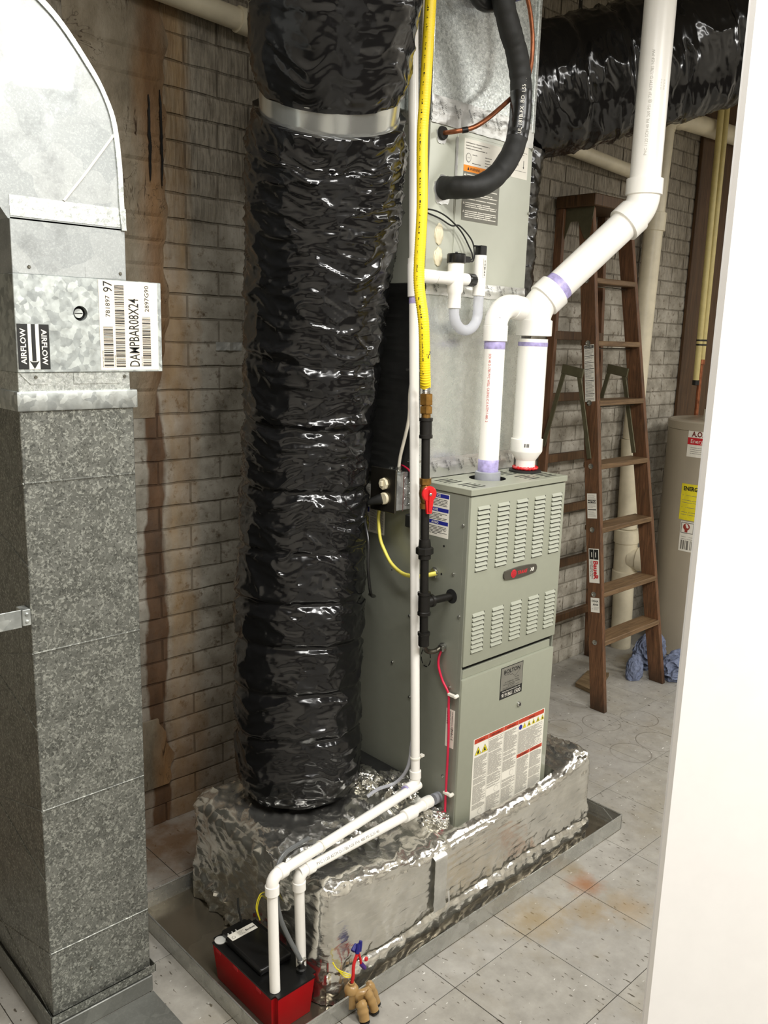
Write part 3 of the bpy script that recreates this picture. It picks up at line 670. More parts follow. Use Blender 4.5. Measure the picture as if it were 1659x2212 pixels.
# strip of foil tape stuck on the bricks beside the black duct
bm = NB(); n = 12; A = []
for i in range(n+1):
    x = -0.184+0.102*i/n; A.append([bm.verts.new((x, WALL-0.004-0.004*abs(mn.noise(V(x*70, 0, j)))-0.006*math.exp(-((i-6)/1.2)**2), 1.632+0.027*j/4+0.002*mn.noise(V(x*60, j, 0)))) for j in range(5)])
for i in range(n):
    for j in range(4): bm.faces.new((A[i][j], A[i+1][j], A[i+1][j+1], A[i][j+1]))
tag(obj('foil_tape_strip', bm, flat('dull_tape_foil', (196, 196, 190), 0.4, 0.35), None, 0), 'small shiny strip of foil tape stuck on the brick wall', 'tape')

# ------------------------------------------------------------------ drain pan
PX0, PX1, PY0, PY1, PH = -0.727, 0.785, -0.106, 0.60, 0.056
t = thing('drain_pan', 'shallow galvanized drain pan under the furnace on the tile floor', 'pan', (0.03, 0.25, 0.0))
bm = NB(); bx(bm, PX0, PX1, PY0, PY1, 0.0005, 0.003)
obj('pan_bottom', bm, M_PANFLOOR, t, 0)
for (a, b, c, d) in ((PX0, PX1, PY0, PY0+0.0022), (PX0, PX1, PY1-0.0022, PY1), (PX0, PX0+0.0022, PY0, PY1), (PX1-0.0022, PX1, PY0, PY1)):
    bm = NB(); bx(bm, a, b, c, d, 0.003, PH); 
    if b-a > d-c: tube(bm, [(a, (c+d)/2, PH), (b, (c+d)/2, PH)], 0.0024, 8)
    else: tube(bm, [((a+b)/2, c, PH), ((a+b)/2, d, PH)], 0.0024, 8)
    obj('pan_wall', bm, M_PAN, t, 30)
bm = NB(); prism(bm, [(PX1-0.0024, 0.10, 0.016), (PX1-0.0024, 0.10, 0.05), (PX1-0.0024, -0.03, 0.05), (PX1-0.0024, -0.08, 0.016)], (-0.0012, 0, 0)); obj('corner_fold', bm, M_PAN, t, 0)

# ------------------------------------------------------------------ foil wrapped base the furnace stands on
BX0, BX1, BY0, BY1 = -0.541, 0.652, -0.062, 0.585
FW, FD, FZ0, FZ1 = 0.4445, 0.711, 0.240, 1.292
def base_h(x, y):
    f = 0.345 - 0.048*sstep(-0.50, -0.14, x)*(1-sstep(0.36, 0.62, x)*0.9)
    left = 0.30 + 0.036*sstep(0.0, 0.2, y)
    h = f*(1-sstep(-0.02, 0.10, y)) + (left if x < 0.2 else 0.335)*sstep(-0.02, 0.10, y)
    m = sstep(-0.018, -0.006, x)*(1-sstep(FW+0.006, FW+0.018, x))*sstep(-0.026, -0.010, y)
    return h*(1-m) + (FZ0-0.003)*m
def foil_box():
    bm = NB(); S = 0.0075; r = 0.045
    def surf(p, n):
        x, y, z = p
        H = base_h(max(BX0, min(BX1, x)), max(BY0, min(BY1, y)))
        in_pit = -0.02 < x < FW+0.02 and y > -0.03
        z = 0.006 + (z)*(H-0.006)
        q = Vector((max(BX0+r, min(BX1-r, x)), max(BY0+r, min(BY1-r, y)), min(z, max(H-r, 0.05)) if not in_pit else z))
        d = Vector((x, y, z))-q; pp = Vector((x, y, z))
        if d.length > r: pp = q+d.normalized()*r
        if d.length > 1e-6 and not in_pit: nn = d.normalized()
        else: nn = Vector(n)
        if in_pit and n[2] > 0.5 and (-0.004 < x < FW+0.004): return pp
        # crumple: strong at corners and the top, fine laid lines on the front
        corner = sstep(0.22, 0.02, z/H*0.34)*0.5 + sstep(-0.40, -0.54, x)*sstep(0.16, 0.05, z)
        top = sstep(H-0.05, H-0.005, z)*(1.0 if (x > -0.3) else 0.6)
        back = sstep(0.0, 0.15, y)
        if -0.09 < x < FW+0.04 and y < 0.03: top *= 0.22
        k = 0.25 + 0.9*corner + 0.75*top + 0.5*back + 0.4*sstep(0.5, 0.64, x)
        rid = (1-2*abs(mn.noise(V(x*13, y*13, z*13))))**3
        rid2 = (1-2*abs(mn.noise(V(x*27+4, y*27, z*27))))**3
        rid3 = (1-2*abs(mn.noise(V(x*55+4, y*55, z*55))))**3
        dd = k*(0.0075*rid + 0.0045*rid2 + 0.0022*rid3) + 0.007*mn.noise(V(x*4, y*4, z*5))
        if n[1] < -0.5:
            lay = z + 0.10*(x)*0.12 + 0.010*mn.noise(V(x*3, 5, z*4))
            dd += 0.0024*max(0, math.cos(2*PI*lay/0.021))**8*sstep(0.09, 0.16, z)
            dd += 0.010*math.exp(-((z-0.055-0.012*mn.noise(V(x*5, 0, 0)))/0.018)**2)*(1-2*0.25*abs(mn.noise(V(x*30, 0, z*8)))) - 0.010*math.exp(-((z-0.088-0.010*mn.noise(V(x*6, 7, 0)))/0.006)**2)
            dd += 0.0030*(1-2*abs(mn.noise(V(x*60, 2, z*9))))*math.exp(-((z-0.11)/0.035)**2)
        if n[0] < -0.5: dd += 0.004*mn.noise(V(x, y*11, z*7))
        dd = min(dd, 0.016)
        return pp + nn*(dd-0.004)
    def grid(f, nu, nv, n):
        G = [[bm.verts.new(surf(f(i/nu, j/nv), n)) for i in range(nu+1)] for j in range(nv+1)]
        for j in range(nv):
            for i in range(nu): bm.faces.new((G[j][i], G[j][i+1], G[j+1][i+1], G[j+1][i]))
    W_, D_, nz_ = BX1-BX0, BY1-BY0, 52; nx, ny = int(W_/S), int(D_/S)
    grid(lambda u, v: (BX0+W_*u, BY0, v), nx, nz_, (0, -1, 0)); grid(lambda u, v: (BX1-W_*u, BY1, v), nx, nz_, (0, 1, 0))
    grid(lambda u, v: (BX0, BY1-D_*u, v), ny, nz_, (-1, 0, 0)); grid(lambda u, v: (BX1, BY0+D_*u, v), ny, nz_, (1, 0, 0))
    grid(lambda u, v: (BX0+W_*u, BY0+D_*v, 1), nx, ny, (0, 0, 1))
    bmesh.ops.remove_doubles(bm, verts=bm.verts, dist=0.0008)
    return bm
t = thing('foil_wrapped_base', 'crinkled silver foil insulated plenum box under the furnace, standing in the pan', 'plenum', (0.05, 0.26, 0.004))
obj('foil_jacket', foil_box(), M_FOIL, t, 50, None, False)
# taped joint down the front, a loose tape tail, and crumpled bunches
def foil_strip(name, fn, nu, nv, mat, parent, lab=None):
    bm = NB(); G = [[bm.verts.new(fn(i/nu, j/nv)) for i in range(nu+1)] for j in range(nv+1)]
    for j in range(nv):
        for i in range(nu): bm.faces.new((G[j][i], G[j][i+1], G[j+1][i+1], G[j+1][i]))
    return obj(name, bm, mat, parent, 50, lab, False)
foil_strip('foil_tape', lambda u, v: (-0.158+0.05*u+0.003*mn.noise(V(v*9, 1, 0)), BY0-0.010-0.0012*abs(mn.noise(V(u*6, v*14, 0))) + 0.02*sstep(0.93, 1.0, v), 0.105+0.175*v), 12, 40, M_TAPE, t, 'vertical strip of foil tape on the front')
foil_strip('tape_tail', lambda u, v: (-0.128+0.020*v+0.006*u, BY0-0.016-0.012*math.sin(PI*v), 0.085+0.07*v), 3, 10, M_TAPE, t)
def clump(c, r, seed, sx=1, sy=1, sz=1):
    b = NB(); bmesh.ops.create_icosphere(b, subdivisions=5, radius=1)
    for v in b.verts:
        p = v.co.copy(); k = 1 + 0.28*(1-2*abs(mn.noise(p*2.6+V(seed, 0, 0)))) + 0.14*(1-2*abs(mn.noise(p*6+V(0, seed, 0)))) + 0.07*mn.noise(p*13)
        v.co = Vector(c) + Vector((p.x*sx, p.y*sy, p.z*sz))*r*k
    return b
for c, r, s_, sc in (((-0.045, 0.06, 0.300), 0.034, 2, (1.2, 1.4, 0.7)), ((-0.05, 0.20, 0.345), 0.036, 5, (1.0, 1.7, 0.8)), ((-0.10, 0.30, 0.345), 0.034, 9, (1.3, 1.5, 0.7))):
    obj('foil_bunch', clump(c, r, s_, *sc), M_FOIL, t, 60, None, False)
bm = NB(); bx(bm, -0.0665, -0.0065, 0.17, 0.56, 0.352, 0.368, 0.004); obj('black_edge_strip', bm, M_BLACKRUB, t, 30, 'black insulation edge beside the furnace')

# ------------------------------------------------------------------ furnace
t = thing('furnace', 'grey gas furnace with louvred front door, standing on the foil wrapped base', 'furnace', (FW/2, FD/2, FZ0))
bm = NB(); bx(bm, 0, FW, 0.020, FD, FZ0, 1.2735, 0.0012); bx(bm, 0, 0.006, 0.006, 0.021, FZ0, 1.2735, 0.001); bx(bm, FW-0.006, FW, 0.006, 0.021, FZ0, 1.2735, 0.001)
body = obj('cabinet', bm, M_FURNSIDE, t, 20)
bm = NB(); bx(bm, -0.003, FW+0.003, -0.003, 0.1965, 1.2745, FZ1, 0.0012); cap = obj('vent_cap', bm, M_FURN, t, 20, 'slotted top cap')
c = NB()
ys = [0.024+0.0175*k for k in range(9)]
for k, y in enumerate(ys):
    if k != 4: bx(c, 0.028, 0.086, y-0.0038, y+0.0038, 1.279, 1.30)
    if k == 2 or k == 3 or k >= 5 or k < 2: bx(c, 0.286, 0.338, y-0.0038, y+0.0038, 1.279, 1.30)
    if k < 4: bx(c, 0.366, 0.424, y-0.0038, y+0.0038, 1.279, 1.30)
cyl(c, (0.196, 0.108, 1.280), (0.196, 0.108, 1.30), 0.055, None, 40)
cut(cap, c); cap.data.materials.append(M_DARK); off = wloc(cap)
for p_ in cap.data.polygons:
    c_ = p_.center + off
    if 0.02 < c_.x < 0.43 and 0.015 < c_.y < 0.18 and 1.2765 < c_.z < 1.2915: p_.material_index = 1  # shallow pockets blackened to paint in the shade of deep slots
bm = NB(); bx(bm, 0.02, 0.43, 0.015, 0.175, 1.2755, 1.2785); obj('vent_shadow_tray', bm, M_DARK, t, 0)  # dark sheet added to stand in for shade below the slots
# doors
def door_pan(z0, z1): 
    b = NB(); bx(b, 0.001, FW-0.001, 0.0, 0.018, z0, z1, 0.0035, 0, 2); return b
ud = obj('upper_door', door_pan(0.777, 1.2705), M_FURN, t, 30)
b = door_pan(FZ0+0.001, 0.737); bx(b, 0.012, FW-0.012, 0.010, 0.017, 0.737, 0.762, 0.0008); ld = obj('lower_door', b, M_FURN, t, 30)
bm = NB(); bx(bm, 0.007, FW-0.007, 0.0175, 0.0195, 0.735, 0.778); obj('door_gap', bm, M_DARK, t, 0)
LW, LP = 0.0535, 0.0135
bm = NB(); prism(bm, [(0, 0, 0.0098), (0, -0.0055, 0.0012), (0, -0.0050, 0.0002), (0, 0.0002, 0.0002)], (LW-0.004, 0, 0), 0)
prism(bm, [(0, -0.0003, 0.0), (0, -0.0003, -0.0032), (0, 0.0004, -0.0032), (0, 0.0004, 0.0)], (LW, 0, 0), 1)  # dark strip painted in for the shaded gap under the slat
prism(bm, [(LW-0.004, -0.0003, 0.0), (LW, -0.0003, 0.0), (LW, -0.0003, 0.0095), (LW-0.004, -0.0003, 0.0098)], (0, 0.0006, 0), 1)  # dark sliver painted in for the shadow at the slat's right end
bmesh.ops.recalc_face_normals(bm, faces=bm.faces); lme = bpy.data.meshes.new('louver'); bm.to_mesh(lme); bm.free(); lme.materials.append(M_FURN); lme.materials.append(M_DARK)
for i, x in enumerate((0.030, 0.1175, 0.2035, 0.2895, 0.3745)):
    for z1, n in ((1.2425, 14), (0.9325, 9)):
        for k in range(n):
            o = link('louver', lme, ud); o.location = Vector((x, 0, z1-LP*(k+1)+0.003)) - wloc(ud)
# badge
bm = NB(); pts = []
for i in range(33):
    u = i/32; x = 0.158+0.157*u; pts.append((x, 0, 1.022+0.0165*(0.70+0.30*math.sin(PI*u))*min(1, (min(u, 1-u)*26+0.12)**0.5)))
for i in range(32, -1, -1):
    u = i/32; x = 0.158+0.157*u; pts.append((x, 0, 1.022-0.0165*(0.70+0.30*math.sin(PI*u))*min(1, (min(u, 1-u)*26+0.12)**0.5)))
prism(bm, [(x, 0.0, z) for x, y, z in pts], (0, -0.006, 0))
lathe(bm, (0.202, -0.006, 1.022), (0, -1, 0), [(0.0125, 0), (0.0125, 0.0006), (0.0115, 0.0008)], 28, 1)
for k in range(-3, 4): bx(bm, 0.202-0.0095, 0.202+0.0095, -0.0071, -0.0068, 1.022+0.0028*k-0.0004, 1.022+0.0028*k+0.0004, 0, 3)
def badge_text(s_, size, x, mi, sq): 
    def mp(a, b): return Vector((x+a+b*0.22, -0.0065, 1.0165+b))
    text_bm(bm, s_, size, 0, (1, 0, 0), (0, 0, 1), mi, 'LEFT', 0.0003, sq, mp)
badge_text('TRANE', 0.0150, 0.2185, 1, 0.98); badge_text('XB', 0.0150, 0.2805, 2, 0.95)
obj('maker_badge', bm, [flat('badge_grey', (70, 66, 58), 0.4), M_INKRED, M_WHITE, flat('badge_red_dark', (120, 20, 30), 0.5)], ud, 30, 'dark oval badge with red lettering')
bm = NB(); lathe(bm, (0.275, 0.0, 0.589), (0, -1, 0), [(0.0085, 0), (0.0085, 0.003), (0.007, 0.006), (0.004, 0.0062), (0.0035, 0.003)], 20); bx(bm, 0.2735, 0.2765, -0.0064, -0.0045, 0.5835, 0.5945, 0, 1); obj('door_latch', bm, [M_STEEL, M_DARK], ld, 30)
# labels on the lower door
s = Sheet((0.177, -0.0002, 0.628), (1, 0, 0), (0, 0, 1), 0.1085, 0.1015, [M_INK, M_SILVER, M_WHITE, M_INK])
s.rect(0.002, 0.028, 0.1065, 0.0995, 1); s.text('BOLTON', 0.0175, 0.0545, 0.079, 3, 2, 'CENTER', 0, 0.0005, 1.12)
pts = [(0.018, 0.0745), (0.042, 0.0745), (0.047, 0.071), (0.056, 0.071), (0.068, 0.0625), (0.072, 0.063), (0.084, 0.072), (0.094, 0.078)]
for (a, b), (c_, d) in zip(pts, pts[1:]):
    s.poly([(a, b), (c_, d), (c_, d+0.0011), (a, b+0.0011)], 3, 2)
s.text('Since 1982', 0.0045, 0.069, 0.0565, 3, 2); s.text('Air Conditioning . Heating', 0.0062, 0.0545, 0.049, 3, 2, 'CENTER'); s.text('Electrical . Refrigeration . Plumbing', 0.0056, 0.0545, 0.0425, 3, 2, 'CENTER'); s.text('Fire Sprinklers', 0.006, 0.0545, 0.037, 3, 2, 'CENTER')
s.lines(0.012, 0.029, 0.098, 0.0365, 0.0035, 0.0009, 3, 2)
s.text('Making Customers Family Since 1982', 0.0058, 0.0545, 0.0205, 2, 2, 'CENTER'); s.text('919.861.1500', 0.0175, 0.0545, 0.0045, 2, 2, 'CENTER', 0, 0, 0.98)
s.done('contractor_label', ld, 'silver and black contractor sticker with phone number')
s = Sheet((0.067, -0.0002, 0.244), (1, 0, 0), (0, 0, 1), 0.350, 0.290, [M_WHITE, M_INKRUST, M_INKYELLOW, M_INK, M_INKGREY, M_INKBLUE])
cols = [0.003, 0.0695, 0.142, 0.2145, 0.347]
for i in range(4): s.rect(cols[i]+0.0006, 0.274, cols[i+1]-0.0006, 0.2885, 1)
s.rect(0.215, 0.158, 0.280, 0.170, 1); s.rect(0.2815, 0.158, 0.347, 0.170, 1)
for cx, y, txt in ((0.036, 0.2772, 'WARNING'), (0.106, 0.2772, 'AVERTISSEMENT'), (0.178, 0.2772, 'ADVERTENCIA'), (0.281, 0.2772, 'WARNING'), (0.2475, 0.1605, 'AVERTISSEMENT'), (0.314, 0.1605, 'ADVERTENCIA')): s.text(txt, 0.0078, cx, y, 3, 2, 'CENTER', 0, 0.0001, 0.85)
def warn(cx, y, sz, k): 
    s.tri(cx, y, sz, 3, 1); s.tri(cx, y+sz*0.04, sz*0.86, 2, 2)
    if k == 0: s.poly([(cx-sz*0.13, y+sz*0.12), (cx+sz*0.13, y+sz*0.12), (cx+sz*0.15, y+sz*0.3), (cx, y+sz*0.58), (cx-sz*0.13, y+sz*0.32)], 3, 3)
    elif k == 1: s.poly([(cx-sz*0.2, y+sz*0.14), (cx+sz*0.2, y+sz*0.14), (cx+sz*0.08, y+sz*0.34), (cx+sz*0.1, y+sz*0.5), (cx-sz*0.08, y+sz*0.5)], 3, 3)
    else: s.rect(cx-sz*0.035, y+sz*0.26, cx+sz*0.035, y+sz*0.58, 3, 3); s.disc(cx, y+sz*0.16, sz*0.045, 3, 3)
warn(0.022, 0.236, 0.030, 0); warn(0.053, 0.236, 0.030, 1)
s.disc(0.226, 0.261, 0.0085, 5)
for i in range(5): warn(0.246+0.0235*i, 0.253, 0.020, (2, 1, 1, 1, 0)[i])
L1 = [(0.006, 0.055, 0.066, 0.230), (0.006, 0.006, 0.066, 0.032), (0.0725, 0.105, 0.138, 0.270), (0.0725, 0.006, 0.138, 0.080), (0.145, 0.133, 0.211, 0.270), (0.145, 0.006, 0.211, 0.108), (0.2175, 0.172, 0.343, 0.248), (0.2175, 0.006, 0.278, 0.155), (0.284, 0.006, 0.345, 0.155)]
for a in L1: s.lines(*a, 0.0027, 0.0013, 4, 1, 0.4, 0.07)
for cx, cy in ((0.045, 0.043), (0.118, 0.092), (0.192, 0.120)):
    s.disc(cx, cy, 0.0095, 4, 1, 20, 1.05); s.disc(cx, cy, 0.0088, 0, 2, 20, 1.05)
for x in cols[1:4]: s.rect(x-0.0004, 0.003, x+0.0004, 0.274, 4)
s.done('warning_label', ld, 'large white warning label with rust red headers')
# side labels
s = Sheet((0.0002, 0.182, 1.139), (0, -1, 0), (0, 0, 1), 0.104, 0.127, [M_WHITE, M_INKBLUE, M_INK, M_INKGREY], 0, 0.0006)
s.O = Vector((-0.0002, 0.182, 1.139))
s = Sheet((-0.0001, 0.182, 1.139), (0, -1, 0), (0, 0, 1), 0.104, 0.127, [M_WHITE, M_INKBLUE, M_INK, M_INKGREY])
for y, tx in ((0.114, 'NOTICE'), (0.0735, 'AVIS'), (0.036, 'AVISO')): s.rect(0.002, y, 0.102, y+0.011, 1); s.text(tx, 0.0098, 0.052, y+0.002, 0, 2, 'CENTER', 0, 0.0002)
for y0, y1 in ((0.087, 0.112), (0.049, 0.071), (0.006, 0.033)): s.lines(0.005, y0, 0.098, y1, 0.0042, 0.0016, 2, 1, 0.4, 0.1)
s.done('notice_label', t, 'white notice label with blue bands on the side')
s = Sheet((-0.0001, 0.437, 1.10), (0, -1, 0), (0, 0, 1), 0.098, 0.150, [M_WHITE, M_INKBLUE, M_INK, M_INKGREY])
s.rect(0.004, 0.062, 0.030, 0.078, 1)
for a in ((0.004, 0.006, 0.030, 0.058), (0.004, 0.084, 0.030, 0.144), (0.034, 0.006, 0.062, 0.144), (0.066, 0.006, 0.094, 0.144)): s.lines(*a, 0.0034, 0.0014, 3, 1, 0.2, 0.06)
s.rect(0.004, 0.030, 0.030, 0.0325, 2, 2); s.rect(0.004, 0.100, 0.030, 0.1025, 2, 2)
s.done('rating_label', t, 'white printed rating label behind the outlet box')
s = Sheet((-0.0001, 0.053, 0.519), (0, -1, 0), (0, 0, 1), 0.033, 0.119, [M_WHITE, M_INK])
s.bars(0.003, 0.070, 0.008, 0.114, 1, True, 0.0008); s.text('TUE1B080A9H31A', 0.0058, 0.0225, 0.115, 1, 2, 'LEFT', -PI/2); s.text('UH-0-1-1', 0.0105, 0.022, 0.066, 1, 2, 'LEFT', -PI/2, 0.0002); s.lines(0.010, 0.07, 0.018, 0.115, 0.003, 0.001, 1)
s.done('serial_label', t, 'narrow white serial label behind the red cable')
# holes, knockout and screws on the side
bm = NB()
def ring_seg(y, z, ry, rz, a0, a1):
    n = 6; q = []
    for i in range(n+1):
        a = a0+(a1-a0)*i/n; q.append((-0.0006, y+ry*math.cos(a), z+rz*math.sin(a)))
    for i in range(n, -1, -1):
        a = a0+(a1-a0)*i/n; q.append((-0.0006, y+(ry-0.003)*math.cos(a), z+(rz-0.003)*math.sin(a)))
    prism(bm, q, (0.001, 0, 0))
for i in range(6): ring_seg(0.144, 0.766, 0.020, 0.030, i*PI/3+0.16, (i+1)*PI/3-0.12)
obj('knockout', bm, M_DARK, t, 0, 'dashed oval knockout')
for y, z, r in ((0.055, 0.977, 0.021), (0.092, 1.116, 0.0032), (0.097, 1.033, 0.0032), (0.300, 1.00, 0.002)):
    bm = NB(); cyl(bm, (-0.0007, y, z), (0.0005, y, z), r, None, 24); obj('side_hole', bm, M_DARK, t, 0)
for y, z in ((0.023, 1.189), (0.051, 1.043), (0.022, 0.925), (0.284, 0.708), (0.217, 0.876), (0.045, 0.704), (0.2, 0.79), (0.055, 0.42), (0.205, 0.62)):
    bm = NB(); lathe(bm, (0, y, z), (-1, 0, 0), [(0.0055, 0), (0.0055, 0.0008), (0.0038, 0.001), (0.0038, 0.0045), (0.002, 0.005)], 6); obj('cabinet_screw', bm, M_STEEL, t, 30)
bm = NB(); lathe(bm, (0.424, 0.105, FZ1), (0, 0, 1), [(0.0045, 0), (0.0045, 0.002), (0.002, 0.004)], 6); obj('cabinet_screw', bm, M_STEEL, t, 30)
bm = NB(); lathe(bm, (-0.0005, 0.122, 1.035), (-1, 0, 0), [(0.013, 0), (0.013, 0.003), (0.010, 0.004), (0.010, 0.010), (0.004, 0.010)], 20); bx(bm, -0.012, -0.008, 0.100, 0.112, 1.028, 1.032); cyl(bm, (-0.008, 0.112, 1.035), (-0.008, 0.112, 1.020), 0.002); obj('cord_clamp', bm, M_STEEL, t, 30)
bm = NB(); lathe(bm, (-0.0005, 0.075, 0.820), (-1, 0, 0), [(0.013, 0), (0.013, 0.006), (0.009, 0.006), (0.009, 0.016), (0.006, 0.016)], 16); bx(bm, -0.021, -0.012, 0.060, 0.068, 0.812, 0.830, 0.001); obj('cord_clamp', bm, M_STEEL, t, 30)

# ------------------------------------------------------------------ sheet metal plenum, coil cabinet, upper plenum
CX0, CX1, CY0, CY1 = -0.010, 0.4345, 0.1975, 0.72
def tape_print(bm, x0, x1, zc, y, mi, slope=0.0):
    x = x0+0.03
    while x < x1-0.03:
        a = math.radians(-58); c, n = math.cos(a), math.sin(a); z = zc+slope*(x-x0)
        text_bm(bm, 'VENTURE TAPE', 0.0085, (x-0.012, y, z+0.017), (c, 0, n), (-n, 0, c), mi, 'LEFT', 0.0002, 0.62)
        for k in range(4): 
            q = Vector((x+0.008, y, z+0.010)) + Vector((c, 0, n))*0.004*k; u = Vector((-n, 0, c)); e_ = Vector((c, 0, n))*0.0012
            quad(bm, [q, q+e_, q+e_+u*(0.009-0.0015*k), q+u*(0.009-0.0015*k)], mi)
        x += 0.058
def tape(name, x0, x1, z0, z1, parent, y0=CY0, seed=0, amp=0.002):
    bm = NB(); n = 60; m = 8; G = []
    for j in range(m+1):
        G.append([bm.verts.new((x0+(x1-x0)*i/n, y0-0.0012-amp*abs(mn.noise(V(i*0.35, j*0.5, seed)))-0.002*math.exp(-((j-m/2)/1.0)**2), z0+(z1-z0)*j/m+0.0015*mn.noise(V(i*0.2, seed, j//m)))) for i in range(n+1)])
    for j in range(m):
        for i in range(n): bm.faces.new((G[j][i], G[j][i+1], G[j+1][i+1], G[j+1][i]))
    tape_print(bm, x0, x1, (z0+z1)/2, y0-0.0012-amp-0.0028, 1)
    return obj(name, bm, [M_TAPE, M_INK], parent, 40, 'printed foil tape', False)
t = thing('plenum_box', 'plain galvanized sheet metal plenum between the furnace top and the coil cabinet', 'plenum', (0.21, 0.46, FZ1+0.001))
bm = NB(); bx(bm, CX0, CX1, CY0, CY1, FZ1+0.001, 1.842, 0.001); obj('sheet_metal', bm, M_GALV_BRIGHT, t, 20)
tape('foil_tape', CX0+0.03, CX1-0.005, FZ1+0.002, 1.352, t, seed=3)
# black insulating wrap on its left side
bm = NB(); n, m = 44, 60; G = []
for j in range(m+1):
    G.append([bm.verts.new((CX0-0.004-0.012*math.sin(PI*i/n)-0.003*(1-2*abs(mn.noise(V(i*0.06, j*0.35, 2))))*math.sin(PI*i/n), 0.225+0.49*i/n, FZ1+0.003+(1.838-FZ1)*j/m)) for i in range(n+1)])
for j in range(m):
    for i in range(n): bm.faces.new((G[j][i], G[j][i+1], G[j+1][i+1], G[j+1][i]))
obj('black_wrap', bm, M_BLACKRUB, t, 0, 'black insulating wrap on the left side', False)
foil_strip('foil_tape_patch', lambda u, v: (-0.0190-0.001*abs(mn.noise(V(u*9, v*9, 1))), 0.44-0.03*u, 1.655+0.022*v), 8, 6, M_TAPE, t)
t = thing('coil_cabinet', 'pale grey evaporator coil cabinet with rating label, above the plain plenum', 'cabinet', (0.21, 0.46, 1.843))
bm = NB(); bx(bm, CX0, CX1, CY0, CY1, 1.843, 2.262, 0.0012); obj('case', bm, M_COIL, t, 20)
bm = NB(); bx(bm, 0.098, CX1-0.004, CY0-0.0022, CY0, 1.85, 2.245, 0.0009); bx(bm, 0.094, 0.0965, CY0-0.0012, CY0, 1.85, 2.25); obj('access_panel', bm, M_COIL, t, 20)
bm = NB(); n = 40; G = []
for j in range(4): G.append([bm.verts.new((0.090+0.010*j/3, CY0-0.0025-0.0018*abs(mn.noise(V(i*0.4, j, 3))), 2.10+0.135*i/n)) for i in range(n+1)])
for j in range(3):
    for i in range(n): bm.faces.new((G[j][i], G[j][i+1], G[j+1][i+1], G[j+1][i]))
obj('seam_tape', bm, M_TAPE, t, 40, None, False)
tape('foil_tape', CX0, CX1-0.004, 1.812, 1.852, t, CY0-0.003, 7)
s = Sheet((0.124, CY0-0.0024, 2.022), (1, 0, 0), (0, 0, 1), 0.160, 0.216, [M_WHITE, M_GREYLABEL, M_INKORANGE, M_INK, M_INKGREY])
s.rect(0, 0, 0.160, 0.130, 1); s.rect(0, 0.130, 0.160, 0.147, 2); s.text('\u25B2 WARNING / AVERTISSEMENT', 0.0105, 0.080, 0.1348, 3, 2, 'CENTER', 0, 0.0002, 0.86)
for y0, y1 in ((0.105, 0.127), (0.082, 0.101), (0.056, 0.078), (0.034, 0.052), (0.008, 0.030)):
    s.lines(0.013, y0, 0.152, y1, 0.0052, 0.0024, 0, 2, 0.3, 0.05); s.tri(0.007, y1-0.008, 0.008, 0, 2)
for a in ((0.006, 0.185, 0.150, 0.212), (0.035, 0.152, 0.072, 0.183), (0.09, 0.152, 0.12, 0.183)): s.lines(*a, 0.0075, 0.002, 4, 2, 0.6, 0.2)
s.disc(0.019, 0.167, 0.0105, 4, 2, 20, 1.2); s.disc(0.019, 0.167, 0.009, 0, 3, 20, 1.2); s.text('LISTED', 0.004, 0.019, 0.1655, 4, 4, 'CENTER')
s.done('rating_label', t, 'white rating label with orange warning band')
s = Sheet((0.334, CY0-0.0024, 2.165), (1, 0, 0), (0, 0, 1), 0.076, 0.095, [M_WHITE, M_INKGREY, M_INK])
s.lines(0.006, 0.008, 0.07, 0.026, 0.006, 0.0012, 1); s.lines(0.006, 0.06, 0.07, 0.09, 0.006, 0.0014, 1)
for x, up_ in ((0.030, 1), (0.056, -1)):
    s.rect(x-0.001, 0.034, x+0.001, 0.052, 2); s.poly([(x-0.003, 0.043+0.009*up_), (x+0.003, 0.043+0.009*up_), (x, 0.043+0.015*up_)], 2)
s.done('airflow_label', t, 'small white arrow label')
for (x, z, r) in ((0.033, 2.234, 0.017), (0.046, 2.096, 0.029)):
    bm = NB(); n = 28; prof = [(r*1.0, 0), (r*1.08, 0.004), (r*0.95, 0.010), (r*0.6, 0.010)]
    lathe(bm, (x, CY0, z), (0, -1, 0), prof, n); obj('grommet', bm, M_BLACKRUB, t, 40)
    bm = NB(); n = 30; q = [(x+math.cos(2*PI*i/n)*(r*1.25+r*0.35*mn.noise(V(math.cos(2*PI*i/n)*2, math.sin(2*PI*i/n)*2, r*99))), CY0-0.0002, z-0.004+math.sin(2*PI*i/n)*(r*1.35+r*0.5*mn.noise(V(math.cos(2*PI*i/n)*2, 5, math.sin(2*PI*i/n)*2)))) for i in range(n)]
    prism(bm, q, (0, -0.0022, 0)); obj('sealant', bm, M_TAPE, t, 40)
for z, h in ((1.975, 0.045), (1.915, 0.04)):
    b = NB(); bmesh.ops.create_icosphere(b, subdivisions=4, radius=1)
    for v in b.verts: p = v.co.copy(); v.co = Vector((0.038, CY0-0.001, z)) + Vector((p.x*0.017, p.y*0.006, p.z*h*0.62))*(1+0.2*mn.noise(p*2))
    obj('sealant', b, M_IVORY, t, 60, 'cream sealant blob', False)
for x, z in ((CX1-0.006, 2.255), (CX1-0.008, 2.072)):
    bm = NB(); lathe(bm, (x, CY0-0.001, z), (0, -1, 0), [(0.006, 0), (0.006, 0.001), (0.004, 0.0012), (0.004, 0.006)], 6); obj('cabinet_screw', bm, M_STEEL, t, 30)
t = thing('supply_plenum', 'speckled galvanized plenum on top of the coil cabinet, reaching the top of the picture', 'plenum', (0.21, 0.46, 2.263))
bm = NB(); bx(bm, CX0+0.004, CX1-0.004, CY0+0.002, CY1, 2.2635, 2.95, 0.001); bx(bm, CX1-0.016, CX1-0.003, CY0-0.006, CY0+0.002, 2.30, 2.95, 0.001)
